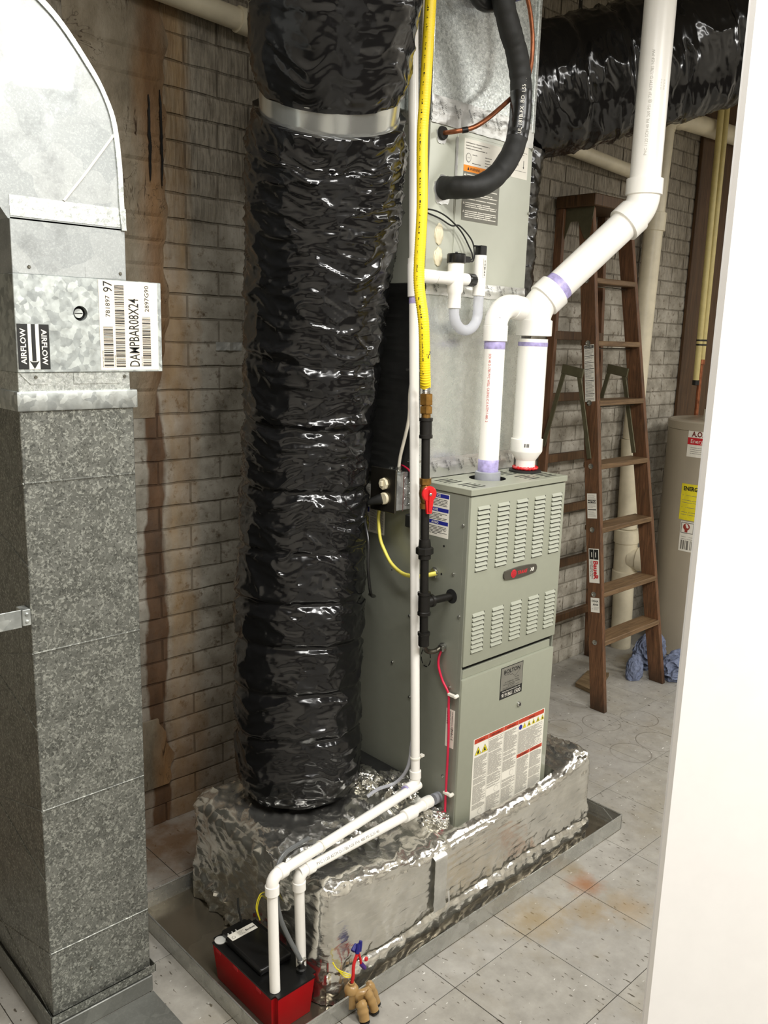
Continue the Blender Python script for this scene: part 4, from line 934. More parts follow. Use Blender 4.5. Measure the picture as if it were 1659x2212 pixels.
obj('sheet_metal', bm, M_GALV_SPECK, t, 20)
tape('foil_tape', CX0, CX1-0.004, 2.256, 2.325, t, CY0-0.001, 11, 0.006)
bm = NB(); bx(bm, CX0-0.05, CX0+0.003, 0.30, 0.62, 2.30, 2.46, 0.002); obj('side_collar', bm, M_GALV, t, 20)
bm = NB(); cyl(bm, (CX0-0.05, 0.46, 2.38), (CX0-0.07, 0.46, 2.38), 0.075, None, 28); obj('collar_stub', bm, M_BLACKRUB, t)

# ------------------------------------------------------------------ gas line
GX = -0.10
def gy(z): return 0.077 + (z-1.235)*0.040
def GP(z, dx=0, dy=0): return Vector((GX+dx, gy(z)+dy, z))
GA = (GP(1.5)-GP(0.85)).normalized()
t = thing('gas_line', 'gas line: yellow jacketed hose above a black iron pipe with red valve handle', 'gas pipe', (GX, gy(0.85), 0.85))
hp = [(-0.10, 0.094, 1.566), (-0.112, 0.085, 1.60), (-0.128, 0.082, 1.73), (-0.130, 0.103, 1.845), (-0.130, 0.101, 2.01), (-0.130, 0.109, 2.18), (-0.130, 0.105, 2.287), (-0.130, 0.101, 2.41), (-0.130, 0.098, 2.50), (-0.130, 0.09, 2.75)]
pts = smooth(hp, 60); bm = NB(); acc = 0; rr = []
for i, p in enumerate(pts):
    if i: acc += (p-pts[i-1]).length
    rr.append(0.0142 + 0.00055*math.sin(2*PI*acc/0.0062)*(1 if p.z < 1.95 else 0.35))
tube(bm, pts, rr, 20); hose = obj('yellow_hose', bm, M_YELLOW, t, 60)
bm = NB(); z = 1.60
while z < 2.60:   # broken black print running up the jacket
    i = min(range(len(pts)), key=lambda k: abs(pts[k].z-z)); p = pts[i]; ph = 3.45
    wd = R_.choice((0.0014, 0.002, 0.0035)); ln = R_.choice((0.001, 0.0015, 0.003))
    def sk(a, h): return Vector((p.x+0.0150*math.cos(a), p.y+0.0150*math.sin(a), p.z+h))
    quad(bm, [sk(ph, 0), sk(ph+wd/0.0145, 0), sk(ph+wd/0.0145, ln), sk(ph, ln)]); z += ln + R_.choice((0.001, 0.0015, 0.002, 0.012))
p = min(pts, key=lambda q: abs(q.z-1.644))
def sk(a, h): return Vector((p.x+0.0153*math.cos(a), p.y+0.0153*math.sin(a), p.z+h))
quad(bm, [sk(4.2, 0.004), sk(4.9, 0.008), sk(5.1, 0.016), sk(4.3, 0.017)]); quad(bm, [sk(4.4, 0.0), sk(4.65, -0.002), sk(4.6, 0.008), sk(4.5, 0.008)])
obj('hose_print', bm, M_INK, hose, 0)
bm = NB(); tube(bm, [GP(1.548+0.0022*k) + Vector((0, 0.0, 0)) for k in range(10)], [0.0105+0.0012*(k % 2) for k in range(10)], 20); obj('bare_corrugation', bm, M_STEEL, t, 20)
def hexnut(z0, z1, r, nm, m, par=t): 
    b = NB(); lathe(b, GP(z0), GA, [(r*0.93, 0), (r, 0.0015), (r, z1-z0-0.0015), (r*0.93, z1-z0)], 6); return obj(nm, b, m, par, 25)
hexnut(1.519, 1.549, 0.0185, 'brass_nut', M_BRASS); hexnut(1.496, 1.516, 0.0180, 'brass_nut', M_BRASS)
bm = NB(); lathe(bm, GP(1.484), GA, [(0.0125, 0), (0.0125, 0.04)], 16); obj('brass_neck', bm, M_BRASS, t)
def banded(z0, z1, r, nm='coupling'):
    b = NB(); h = z1-z0; lathe(b, GP(z0), GA, [(r*0.9, 0), (r*1.12, 0.001), (r*1.12, 0.009), (r, 0.011), (r, h-0.011), (r*1.12, h-0.009), (r*1.12, h-0.001), (r*0.9, h)], 24); return obj(nm, b, M_IRON, t, 35)
banded(1.430, 1.486, 0.0165)
bm = NB(); cyl(bm, GP(1.315), GP(1.432), 0.0118); obj('black_pipe', bm, M_IRON, t)
# ball valve with red handle
bm = NB(); lathe(bm, GP(1.240), GA, [(0.0155, 0), (0.0155, 0.014), (0.0125, 0.016), (0.0165, 0.032), (0.0175, 0.041), (0.0165, 0.050), (0.0125, 0.064), (0.0165, 0.066), (0.0165, 0.083)], 12); obj('valve_body', bm, M_BRASS, t, 30)
vd = Vector((-0.35, -0.93, 0)).normalized(); vs = vd.cross(Vector((0, 0, 1))).normalized(); vc = GP(1.284) + vd*0.020
bm = NB(); cyl(bm, GP(1.284), vc+vd*0.004, 0.007); obj('valve_stem', bm, M_BRASS, t)
bm = NB(); lathe(bm, vc, vd, [(0.021, 0), (0.0215, 0.002), (0.0215, 0.006), (0.019, 0.0085)], 28)
prism(bm, [vc + vs*0.011 + Vector((0, 0, -0.012)), vc - vs*0.013 + Vector((0, 0, -0.012)), vc - vs*0.0085 + Vector((0, 0, -0.054)), vc + vs*0.006 + Vector((0, 0, -0.054))], vd*0.008)
obx(bm, vc+vd*0.010+Vector((0, 0, -0.018)), (vs, vd, (0, 0, 1)), (0.0028, 0.003, 0.030), 0.001)
hd = obj('valve_handle', bm, M_RED, t, 35)
bm = NB(); lathe(bm, vc+vd*0.0125, vd, [(0.004, 0), (0.004, 0.002), (0.0025, 0.003)], 12); obj('handle_screw', bm, M_STEEL, hd)
bm = NB(); cyl(bm, GP(1.152), GP(1.242), 0.0118); obj('black_pipe', bm, M_IRON, t)
bm = NB(); lathe(bm, GP(1.098), GA, [(0.0150, 0), (0.0175, 0.002), (0.0175, 0.018), (0.013, 0.020)], 24); lathe(bm, GP(1.112), GA, [(0.021, 0), (0.0245, 0.002), (0.0245, 0.018), (0.021, 0.021)], 8); lathe(bm, GP(1.130), GA, [(0.0165, 0), (0.0175, 0.004), (0.0155, 0.024), (0.0125, 0.025)], 24)
obj('union', bm, M_IRON, t, 30)
bm = NB(); cyl(bm, GP(1.0), GP(1.10), 0.0118); obj('black_pipe', bm, M_IRON, t)
banded(0.939, 1.006, 0.0165, 'tee')
bm = NB(); tz = 0.975; lathe(bm, GP(tz), (1, 0, 0), [(0.0155, 0), (0.0155, 0.022), (0.0185, 0.024), (0.0185, 0.032), (0.015, 0.033)], 24); cyl(bm, GP(tz, 0.03), Vector((0.004, gy(tz)-0.008, tz)), 0.0108); obj('side_outlet', bm, M_IRON, t, 35)
bm = NB(); cyl(bm, GP(0.884), GP(0.942), 0.0118); obj('black_pipe', bm, M_IRON, t)
bm = NB(); lathe(bm, GP(0.850), GA, [(0.0145, 0), (0.0155, 0.002), (0.0155, 0.030), (0.0175, 0.032), (0.0175, 0.040), (0.013, 0.041)], 24); obj('drip_cap', bm, M_IRON, t, 35)

# ------------------------------------------------------------------ condensate drain of white PVC
def DP(z): return Vector((-0.085, 0.087+(z-0.427)*0.0556, z))
t = thing('condensate_drain', 'thin white PVC drain pipe down the furnace side and along the foil to the pump', 'pipe', (-0.665, -0.005, 0.113))
bm = NB(); cyl(bm, DP(0.45), DP(2.9), 0.0133); dpipe = obj('riser_pipe', bm, M_PVC, t)
bm = NB(); lathe(bm, DP(1.800), (0, 0.0556, 1), [(0.0150, 0), (0.0172, 0.001), (0.0172, 0.085), (0.0165, 0.086), (0.0165, 0.10)], 24)
lathe(bm, DP(1.857), (1, -0.05, 0), [(0.0160, 0), (0.0160, 0.03), (0.0185, 0.031), (0.0185, 0.075), (0.0145, 0.0755)], 24); obj('tee', bm, M_PVC, t)
bm = NB(); lathe(bm, DP(1.783), (0, 0.0556, 1), [(0.0134, 0), (0.01375, 0.001), (0.01375, 0.018)], 24, 0, False); obj('primer_mark', bm, M_PRIMER, t, 35, 'purple primer mark')
A_, B_ = Vector((-0.075, 0.082, 0.407)), Vector((-0.650, 0.004, 0.412))
def elbow90(p0, p1, p2, r, hub, nm, par, rb=0.022, hl=0.024):
    pts = bend(p0, p1, p2, rb, 10); u = (Vector(p0)-Vector(p1)).normalized(); v = (Vector(p2)-Vector(p1)).normalized(); b = NB()
    tube(b, pts, r*1.16, 24); lathe(b, pts[0]-u*0.002, u, [(r*1.05, 0), (hub, 0.002), (hub, hl), (r*1.02, hl+0.001)], 24); lathe(b, pts[-1]-v*0.002, v, [(r*1.05, 0), (hub, 0.002), (hub, hl), (r*1.02, hl+0.001)], 24)
    return obj(nm, b, M_PVC, par, 40)
bm = NB(); cyl(bm, A_, B_, 0.0133); obj('run_pipe', bm, M_PVC, t)
c0 = DP(0.409); elbow90(DP(0.6), c0, B_, 0.0133, 0.0172, 'elbow', t)
P1 = Vector((-0.664, 0.002, 0.412)); foot = Vector((-0.668, -0.018, 0.113))
elbow90(A_, P1, foot, 0.0133, 0.0175, 'elbow', t); bm = NB(); cyl(bm, P1+(foot-P1)*0.1, foot, 0.0133); obj('drop_pipe', bm, M_PVC, t)
bm = NB(); lathe(bm, DP(0.446), (0, 0.05, 1), [(0.0136, 0), (0.0139, 0.0005), (0.0139, 0.005), (0.0136, 0.0055)], 24); ba = (B_-A_).normalized(); lathe(bm, c0+ba*0.044, ba, [(0.0136, 0), (0.0141, 0.0005), (0.0141, 0.007), (0.0136, 0.0075)], 24); obj('primer_mark', bm, M_PRIMER, t, 35, 'purple primer ring')
bm = NB(); lathe(bm, DP(0.490), (0, 0.05, 1), [(0.0137, 0), (0.0155, 0.001), (0.0155, 0.005), (0.0137, 0.006)], 20); bx(bm, -0.068, -0.055, 0.082, 0.094, 0.490, 0.496); obj('cable_tie', bm, M_WHITE, t, 30)
bm = NB(); lathe(bm, A_.lerp(B_, 0.72), ba, [(0.0137, 0), (0.0155, 0.001), (0.0155, 0.006), (0.0137, 0.007)], 20); obj('cable_tie', bm, M_WHITE, t, 30)
# second drain from the furnace side
t2 = thing('furnace_drain', 'second thin white PVC pipe from the furnace side elbow to the pump, printed', 'pipe', (-0.568, 0.006, 0.113))
S0, S1, S2, S3, S4 = Vector((0.004, 0.068, 0.345)), Vector((-0.052, 0.062, 0.352)), Vector((-0.165, 0.036, 0.366)), Vector((-0.574, 0.012, 0.378)), Vector((-0.568, 0.006, 0.113))
bm = NB(); cyl(bm, S0, S0.lerp(S1, 0.6), 0.0165, None, 24); obj('grey_stub', bm, M_GREYPVC, t2)
elbow90(S0, S1+Vector((-0.012, 0, 0)), S2, 0.0150, 0.0182, 'elbow', t2, 0.030, 0.020)
bm = NB(); cyl(bm, S1+Vector((-0.012, 0, 0)), S2, 0.0140); obj('short_pipe', bm, M_PVC, t2)
bm = NB(); q = (S3-S2).normalized(); lathe(bm, S2-q*0.03, q, [(0.0150, 0), (0.0180, 0.002), (0.0180, 0.046), (0.0138, 0.048)], 24); obj('coupling', bm, M_PVC, t2)
bm = NB(); cyl(bm, S2, S3, 0.0133); rp = obj('run_pipe', bm, M_PVC, t2)
bm = NB(); rod_print(bm, S3, S2-S3, (-0.5, -0.8, 0.4), 0.0133, 'PVC 1120 ASTM D-1785 NSF-PW 480 PSI SCH 40', 0.0105, 0.05, -0.15, 0, 1.05); obj('pipe_print', bm, M_INKGREY, rp, 0, None, False)
elbow90(S2, S3, S4, 0.0133, 0.0172, 'elbow', t2); bm = NB(); cyl(bm, S3+(S4-S3)*0.1, S4, 0.0133); dp_ = obj('drop_pipe', bm, M_PVC, t2)
bm = NB(); rod_print(bm, S4+Vector((0, 0, 0.235)), (0, 0, -1), (0.75, -0.66, 0), 0.0133, 'SCH 40 PVC 1120 D-1785 480 PSI', 0.008, 0.0, 0.0, 0, 1.1); obj('pipe_print', bm, M_INKGREY, dp_, 0, None, False)
# clear tube going behind the foil
bm = NB(); tube(bm, smooth([(-0.062, 0.118, 0.62), (-0.075, 0.115, 0.54), (-0.082, 0.122, 0.45), (-0.10, 0.150, 0.395), (-0.14, 0.185, 0.372), (-0.17, 0.20, 0.352)], 8), 0.0052, 12); tag(obj('clear_tube', bm, M_CLEAR, None), 'thin clear vinyl tube curling behind the white drain pipe onto the foil', 'tube')

# ------------------------------------------------------------------ condensate trap
t = thing('condensate_trap', 'white condensate trap with black cap switch and clear U tube on the coil cabinet', 'trap', (0.064, 0.152, 1.722))
TXc, TYc = 0.064, 0.152
bm = NB(); lathe(bm, (TXc, TYc, 1.776), (0, 0, 1), [(0.0165, 0), (0.0182, 0.001), (0.0182, 0.040), (0.0225, 0.046), (0.0225, 0.122), (0.0205, 0.124)], 28)
a0 = DP(1.857)+Vector((0.075, -0.004, 0)); dv = (Vector((TXc, TYc, 1.857))-a0); lathe(bm, a0+dv.normalized()*0.003, dv, [(0.0145, 0), (0.0172, 0.001), (0.0172, 0.040), (0.0185, 0.044), (0.0185, dv.length-0.003)], 24)
lathe(bm, (TXc, TYc, 1.857), (1, 0, 0), [(0.0172, 0), (0.0172, 0.048), (0.014, 0.049)], 24); obj('body', bm, M_PVC, t, 40)
bm = NB(); lathe(bm, (TXc+0.046, TYc, 1.857), (1, 0, 0), [(0.018, 0), (0.018, 0.007), (0.0165, 0.008)], 24)
n = 40; rg = []
for k, (h) in enumerate((0.008, 0.030)): rg.append([bm.verts.new((TXc+0.046+h, TYc+(0.0178 if i % 2 else 0.0165)*math.cos(2*PI*i/n), 1.857+(0.0178 if i % 2 else 0.0165)*math.sin(2*PI*i/n))) for i in range(n)])
for i in range(n): bm.faces.new((rg[0][i], rg[0][(i+1) % n], rg[1][(i+1) % n], rg[1][i]))
bm.faces.new(list(reversed(rg[0]))); bm.faces.new(rg[1]); obj('ribbed_cap', bm, M_BLACKPL, t, 25)
bm = NB(); lathe(bm, (TXc, TYc, 1.898), (0, 0, 1), [(0.0255, 0), (0.0262, 0.001), (0.0262, 0.022), (0.024, 0.025), (0.004, 0.0255), (0.0035, 0.030), (0.002, 0.030)], 32); bx(bm, TXc+0.022, TXc+0.046, TYc-0.014, TYc+0.004, 1.902, 1.918, 0.002); obj('float_switch_cap', bm, M_BLACKPL, t, 35)
RX = 0.166
bm = NB(); lathe(bm, (RX, TYc, 1.815), (0, 0, 1), [(0.0160, 0), (0.0182, 0.001), (0.0182, 0.111), (0.0165, 0.112)], 28)
rt = obj('vent_riser', bm, M_PVC, t, 40)
s = Sheet((RX-0.0075, TYc-0.0190, 1.866), (1, 0, 0), (0, 0, 1), 0.010, 0.052, [M_WHITE, M_INK], 0, 0.0004); s.bars(0.003, 0.004, 0.008, 0.048, 1, True, 0.0009); s.done('barcode_sticker', rt)
bm = NB(); bx(bm, RX-0.0125, RX+0.0125, TYc-0.0125, TYc+0.0125, 1.926, 1.953, 0.002); bx(bm, RX-0.028, RX-0.010, TYc-0.004, TYc+0.004, 1.9485, 1.9525, 0.001); obj('black_plug', bm, M_BLACKPL, t, 30)
bm = NB(); ux = (TXc+RX)/2; rU = (RX-TXc)/2
pts = [Vector((TXc, TYc, 1.777))] + [Vector((ux-rU*math.cos(PI*i/20), TYc, 1.768-rU*0.98*math.sin(PI*i/20))) for i in range(21)] + [Vector((RX, TYc, 1.816))]
tube(bm, pts, 0.0148, 24); obj('clear_u_bend', bm, M_CLEAR, t, 60, 'clear U bend')
bm = NB(); tube(bm, smooth([(0.112, TYc-0.004, 1.910), (0.128, TYc-0.002, 1.914), (0.139, 0.16, 1.928), (0.132, 0.165, 1.945), (0.10, 0.17, 1.985), (0.05, 0.174, 2.016), (0.0, 0.176, 2.030), (-0.05, 0.178, 2.030)], 10), 0.0022, 8); obj('switch_wire', bm, M_BLACKRUB, t)
bm = NB(); tube(bm, smooth([(0.112, TYc-0.008, 1.906), (0.130, TYc-0.004, 1.909), (0.143, 0.156, 1.930), (0.134, 0.16, 1.965), (0.095, 0.172, 2.000), (0.06, 0.172, 1.998), (0.01, 0.172, 2.012), (-0.05, 0.176, 2.024)], 10), 0.0022, 8); obj('switch_wire', bm, M_BLACKRUB, t)

# ------------------------------------------------------------------ intake and flue
t = thing('intake_pipe', 'white PVC air intake with turned over elbow, left of the two big pipes', 'pipe', (0.196, 0.108, 1.281))
ic = Vector((0.196, 0.108, 0)); at = lambda z: Vector((0.196, 0.108, z))
bm = NB(); lathe(bm, at(1.281), (0, 0, 1), [(0.038, 0), (0.038, 0.030), (0.035, 0.032), (0.031, 0.032)], 32); obj('grey_collar', bm, M_GREYPVC, t)
bm = NB(); cyl(bm, at(1.285), at(1.72), 0.0302, None, 36); ip = obj('pipe', bm, M_PVC, t)
bm = NB(); lathe(bm, at(1.312), (0, 0, 1), [(0.0303, 0), (0.0306, 0.0005), (0.0306, 0.036), (0.0303, 0.0365)], 36, 0, False); lathe(bm, at(1.668), (0, 0, 1), [(0.0303, 0), (0.0306, 0.0005), (0.0306, 0.026), (0.0303, 0.0265)], 36, 0, False); obj('primer_mark', bm, M_PRIMER, t, 35, 'purple primer band')
bm = NB(); rod_print(bm, at(1.655), (0, 0, -1), (-0.87, -0.45, 0), 0.0302, 'SCH 40 D-1785 PVC WELL CASING IC-0 ASTM F-480- 2', 0.0105, 0.0, 0.18, 0, 0.78); obj('pipe_print', bm, M_INKRED, ip, 0, 'red lettering', False)
bm = NB(); lathe(bm, at(1.690), (0, 0, 1), [(0.0315, 0), (0.0352, 0.001), (0.0352, 0.044), (0.0325, 0.046)], 36)
ed = Vector((0.985, -0.10, 0.0)).normalized(); arc = []; Rb = 0.056
for i in range(15):
    a = (PI/2)*i/14*1.12; arc.append(at(1.734) + ed*(Rb*(1-math.cos(a))) + Vector((0, 0, Rb*math.sin(a))))
tube(bm, arc, 0.0335, 32); tdir = (arc[-1]-arc[-2]).normalized(); lathe(bm, arc[-1]-tdir*0.002, tdir, [(0.0335, 0), (0.0355, 0.002), (0.0355, 0.036), (0.0305, 0.036), (0.0305, 0.01)], 36, 0, False)
el = obj('elbow', bm, M_PVC, t, 40)
bm = NB(); 
for k in range(9): 
    a = 0.35+0.075*k; c = at(1.734)+ed*(Rb*(1-math.cos(a*1.1)))+Vector((0, 0, Rb*math.sin(a*1.1))); nn = Vector((-0.66, -0.75, 0.0)).normalized(); u = Vector((0.75, -0.66, 0))
    if k % 4 != 3: obx(bm, c+nn*0.0333, (u, nn, (0, 0, 1)), (0.004, 0.0006, 0.0009))
obj('barcode_print', bm, M_INKGREY, el, 0)
# flue
t = thing('flue_pipe', 'large white PVC flue pipe with a slanted offset, rising out of the picture', 'pipe', (0.395, 0.122, FZ1+0.0005))
F0 = lambda z: Vector((0.395, 0.122, z)); FB = F0(1.790); FT = Vector((0.677, -0.044, 2.10)); FU = lambda z: Vector((0.677, -0.044, z))
bm = NB(); lathe(bm, F0(FZ1+0.0005), (0, 0, 1), [(0.050, 0), (0.050, 0.006), (0.036, 0.008)], 36); obj('rubber_flange', bm, M_BLACKRUB, t)
bm = NB(); n = 48; R0 = 0.036
tube(bm, [F0(1.3055)+Vector((R0*math.cos(2*PI*i/n), R0*math.sin(2*PI*i/n), 0.001*math.sin(i*2.7))) for i in range(n+1)], [0.0048+0.0018*mn.noise(V(i*0.7, 0, 0)) for i in range(n+1)], 8); obj('red_sealant', bm, M_RED, t)
bm = NB(); lathe(bm, F0(1.300), (0, 0, 1), [(0.0300, 0), (0.0300, 0.028), (0.0310, 0.030), (0.0485, 0.056), (0.0495, 0.060), (0.0495, 0.096), (0.0455, 0.097)], 40); rd = obj('reducer', bm, M_PVC, t, 40)
bm = NB(); 
for k in range(9):
    a = -2.63+0.036*k
    if k not in (3,): obx(bm, F0(1.379)+Vector((math.cos(a), math.sin(a), 0))*0.0497, ((-math.sin(a), math.cos(a), 0), (math.cos(a), math.sin(a), 0), (0, 0, 1)), (0.0004+0.0003*(k % 2), 0.0003, 0.0055))
obj('barcode_print', bm, M_INK, rd, 0)
bm = NB(); cyl(bm, F0(1.39), F0(1.70), 0.0445, None, 40); obj('lower_pipe', bm, M_PVC, t)
dirn = (FT-FB).normalized(); bm = NB(); cyl(bm, FB+dirn*0.07, FT-dirn*0.07, 0.0455, None, 40); obj('slanted_pipe', bm, M_PVC, t)
bm = NB(); cyl(bm, FU(2.15), FU(3.38), 0.0460, None, 40); up_ = obj('upper_pipe', bm, M_PVC, t)
def elbow45(p0, p1, p2, nm):
    pts = bend(p0, p1, p2, 0.085, 12); u = (Vector(p0)-Vector(p1)).normalized(); v = (Vector(p2)-Vector(p1)).normalized(); b = NB()
    tube(b, pts, 0.0485, 40); 
    for q, d in ((pts[0], u), (pts[-1], v)): lathe(b, q-d*0.004, d, [(0.0485, 0), (0.0545, 0.003), (0.0545, 0.048), (0.0455, 0.0495)], 40)
    return obj(nm, b, M_PVC, t, 40)
e1 = elbow45(F0(1.3), FB, FT, 'elbow'); elbow45(FB, FT, FU(3.0), 'elbow')
bm = NB(); lathe(bm, F0(1.678), (0, 0, 1), [(0.0447, 0), (0.0450, 0.0005), (0.0450, 0.012)], 40, 0, False); obj('primer_mark', bm, M_PRIMER, t, 35, 'purple primer band'); bm = NB(); lathe(bm, FB+dirn*0.080, dirn, [(0.0456, 0), (0.0460, 0.0005), (0.0460, 0.026), (0.0456, 0.0265)], 40, 0, False); obj('primer_mark', bm, M_PRIMER, t, 35, 'purple primer band')
bm = NB(); rod_print(bm, FU(2.24), (0, 0, 1), (-0.85, -0.52, 0), 0.0460, 'PVC 1120 SCH 40 PR 260 PSI @ 73F ASTM D-1785 NSF-PW', 0.012, 0.0, -0.15, 0, 0.95); rod_print(bm, FU(2.42), (0, 0, 1), (-0.45, -0.89, 0), 0.0460, '|||.||.|||.||', 0.016, 0.0, 0.0, 0, 0.55); obj('pipe_print', bm, flat('faint_ink', (186, 182, 172), 0.6), up_, 0, 'faint grey lettering', False)

# ------------------------------------------------------------------ refrigerant lines
t = thing('suction_line', 'thick black foam insulated refrigerant line curving up from the coil cabinet', 'pipe', (0.046, 0.19, 2.096))
sp = smooth([(0.046, 0.192, 2.096), (0.052, 0.14, 2.093), (0.085, 0.098, 2.098), (0.144, 0.083, 2.138), (0.198, 0.08, 2.208), (0.216, 0.08, 2.282), (0.214, 0.08, 2.363), (0.190, 0.08, 2.439), (0.150, 0.08, 2.500), (0.112, 0.08, 2.575), (0.09, 0.08, 2.70)], 14)
cutz = next(i for i, p in enumerate(sp) if p.z > 2.262); cute = next(i for i, p in enumerate(sp) if p.z > 2.345)
bm = NB(); tube(bm, sp[:cutz+2], [0.0295+0.0012*mn.noise(V(i*0.3, 0, 0))-0.0012*math.exp(-((i % 17-8)/1.2)**2) for i in range(cutz+2)], 24); obj('foam_sleeve', bm, M_BLACKRUB, t, 60)
bm = NB(); tube(bm, sp[cutz-6:cute+3], [0.0295+0.0018*mn.noise(V(i*0.6, 3, 0)) for i in range(len(sp[cutz-6:cute+3]))], 24); tp = obj('black_tape_wrap', bm, M_BLACKPL, t, 40, 'glossy black tape wrap with white print')
bm = NB(); rod_print(bm, sp[cutz-6], sp[cute]-sp[cutz-6], (-0.8, -0.6, 0), 0.0318, 'UL 181B-FX  BO  L55 VI', 0.014, 0.005, 0.2, 0, 1.0); obj('tape_print', bm, M_WHITE, tp, 0, None, False)
bm = NB(); tube(bm, sp[cute:], [0.0295+0.0012*mn.noise(V(i*0.3, 8, 0))-0.0015*math.exp(-((i % 15-7)/1.2)**2) for i in range(len(sp)-cute)], 24); obj('foam_sleeve', bm, M_BLACKRUB, t, 60)
b = clump((0.243, 0.085, 2.335), 0.016, 4, 0.9, 0.9, 1.5); obj('cable_bulge', b, M_CLEAR, t, 60, None, False)
t = thing('liquid_line', 'thin bare copper tube rising behind the black insulated line', 'pipe', (0.033, 0.19, 2.234))
bm = NB(); tube(bm, smooth([(0.033, 0.192, 2.234), (0.040, 0.15, 2.234), (0.077, 0.125, 2.246), (0.118, 0.112, 2.273), (0.190, 0.112, 2.325), (0.240, 0.118, 2.362), (0.288, 0.12, 2.41), (0.304, 0.12, 2.455), (0.302, 0.12, 2.52), (0.282, 0.12, 2.585), (0.25, 0.12, 2.64)], 10), 0.0062, 14); obj('copper_tube', bm, M_COPPER, t, 60)
bm = NB(); lathe(bm, (0.050, 0.140, 2.236), (0.7, -0.5, 0.2), [(0.0062, 0), (0.0078, 0.001), (0.0078, 0.016), (0.0062, 0.017)], 14); obj('brazed_joint', bm, M_IRON, t)
t = thing('filter_drier', 'blue metal canister with black wrap at the top edge between the refrigerant lines', 'canister', (0.19, 0.12, 2.58))
bm = NB(); lathe(bm, (0.17, 0.13, 2.600), (0.8, 0.1, 0.35), [(0.012, 0), (0.031, 0.012), (0.033, 0.02), (0.033, 0.10), (0.030, 0.112), (0.010, 0.118)], 28); obj('canister', bm, M_BLUE, t)
bm = NB(); lathe(bm, (0.187, 0.132, 2.6075), (0.8, 0.1, 0.35), [(0.0335, 0), (0.0345, 0.001), (0.0345, 0.02), (0.0335, 0.021)], 28, 0, False); obj('black_band', bm, M_BLACKRUB, t)
bm = NB(); tube(bm, smooth([(0.02, 0.15, 2.62), (0.05, 0.13, 2.575), (0.09, 0.125, 2.552), (0.125, 0.12, 2.556)], 8), [0.020+0.002*mn.noise(V(i*0.5, 2, 0)) for i in range(25)], 20); tag(obj('tape_wrapped_cable', bm, M_BLACKPL, None, 60), 'black tape wrapped cable end at the top, left of the insulated line', 'cable')

# ------------------------------------------------------------------ outlet box and its cables
t = thing('outlet_box', 'metal box with switch and outlet mounted on the furnace side', 'electrical box', (-0.03, 0.28, 1.195))
bm = NB(); bx(bm, -0.060, -0.0005, 0.232, 0.328, 1.200, 1.312, 0.002); obj('metal_box', bm, M_GALV, t, 20)
bm = NB(); bx(bm, -0.0668, -0.0602, 0.228, 0.334, 1.193, 1.321, 0.0016); pl = obj('cover_plate', bm, M_STAINLESS, t, 20, 'dark brushed cover plate')
bm = NB(); bx(bm, -0.034, -0.031, 0.2305, 0.233, 1.198, 1.314); obj('box_seam', bm, M_STEEL, t, 0)
for z in (1.225, 1.256, 1.287): 
    bm = NB(); n = 24; tube(bm, [(-0.016+0.0125*math.cos(2*PI*i/n), 0.2318, z+0.0125*math.sin(2*PI*i/n)) for i in range(n+1)], 0.0009, 6); obj('box_knockout', bm, M_STEEL, t)
bm = NB(); lathe(bm, (-0.0668, 0.275, 1.276), (-1, 0, 0), [(0.0175, 0), (0.0175, 0.006), (0.016, 0.008)], 8); bx(bm, -0.082, -0.0748, 0.270, 0.280, 1.269, 1.285, 0.002); obj('toggle_switch', bm, M_IVORY, t, 30)
bm = NB(); lathe(bm, (-0.0668, 0.272, 1.233), (-1, 0, 0), [(0.0175, 0), (0.0175, 0.006), (0.016, 0.008)], 24); obj('outlet', bm, M_IVORY, t, 30)
bm = NB(); lathe(bm, (-0.03, 0.255, 1.312), (0, 0, 1), [(0.012, 0), (0.012, 0.004), (0.009, 0.005), (0.009, 0.014), (0.005, 0.014)], 16); lathe(bm, (-0.03, 0.285, 1.312), (0, 0, 1), [(0.008, 0), (0.008, 0.008), (0.004, 0.010)], 12); obj('cable_clamp', bm, M_STEEL, t, 30)
t = thing('pump_cord', 'black power cord plugged into the outlet box, hanging beside the black duct', 'cord', (-0.15, 0.27, 0.95))
pd = Vector((-0.035, 0.045, -0.018)).normalized(); p0 = Vector((-0.076, 0.273, 1.233))
bm = NB(); tube(bm, [p0, p0+pd*0.012, p0+pd*0.020, p0+pd*0.034, p0+pd*0.042, p0+pd*0.058], [0.0145, 0.0145, 0.012, 0.0105, 0.0085, 0.005], 16); obj('plug', bm, M_BLACKRUB, t)
bm = NB(); tube(bm, smooth([p0+pd*0.05, (-0.120, 0.300, 1.198), (-0.140, 0.272, 1.165), (-0.150, 0.248, 1.12), (-0.158, 0.236, 1.05), (-0.152, 0.236, 1.00), (-0.125, 0.255, 0.955), (-0.070, 0.30, 0.93), (-0.025, 0.37, 0.91)], 10), 0.0046, 10); obj('cord', bm, M_BLACKPL, t)
bm = NB(); tube(bm, smooth([(-0.040, 0.318, 1.200), (-0.042, 0.322, 1.165), (-0.041, 0.314, 1.105), (-0.040, 0.295, 1.07), (-0.042, 0.258, 1.034), (-0.044, 0.206, 1.016), (-0.042, 0.153, 1.020), (-0.032, 0.125, 1.028), (-0.012, 0.108, 1.034)], 12), 0.0082, 14, True, 0, 0.65); tag(obj('yellow_cable', bm, M_CABLE_Y, None, 60), 'flat yellow cable looping from the outlet box to the furnace side', 'cable')
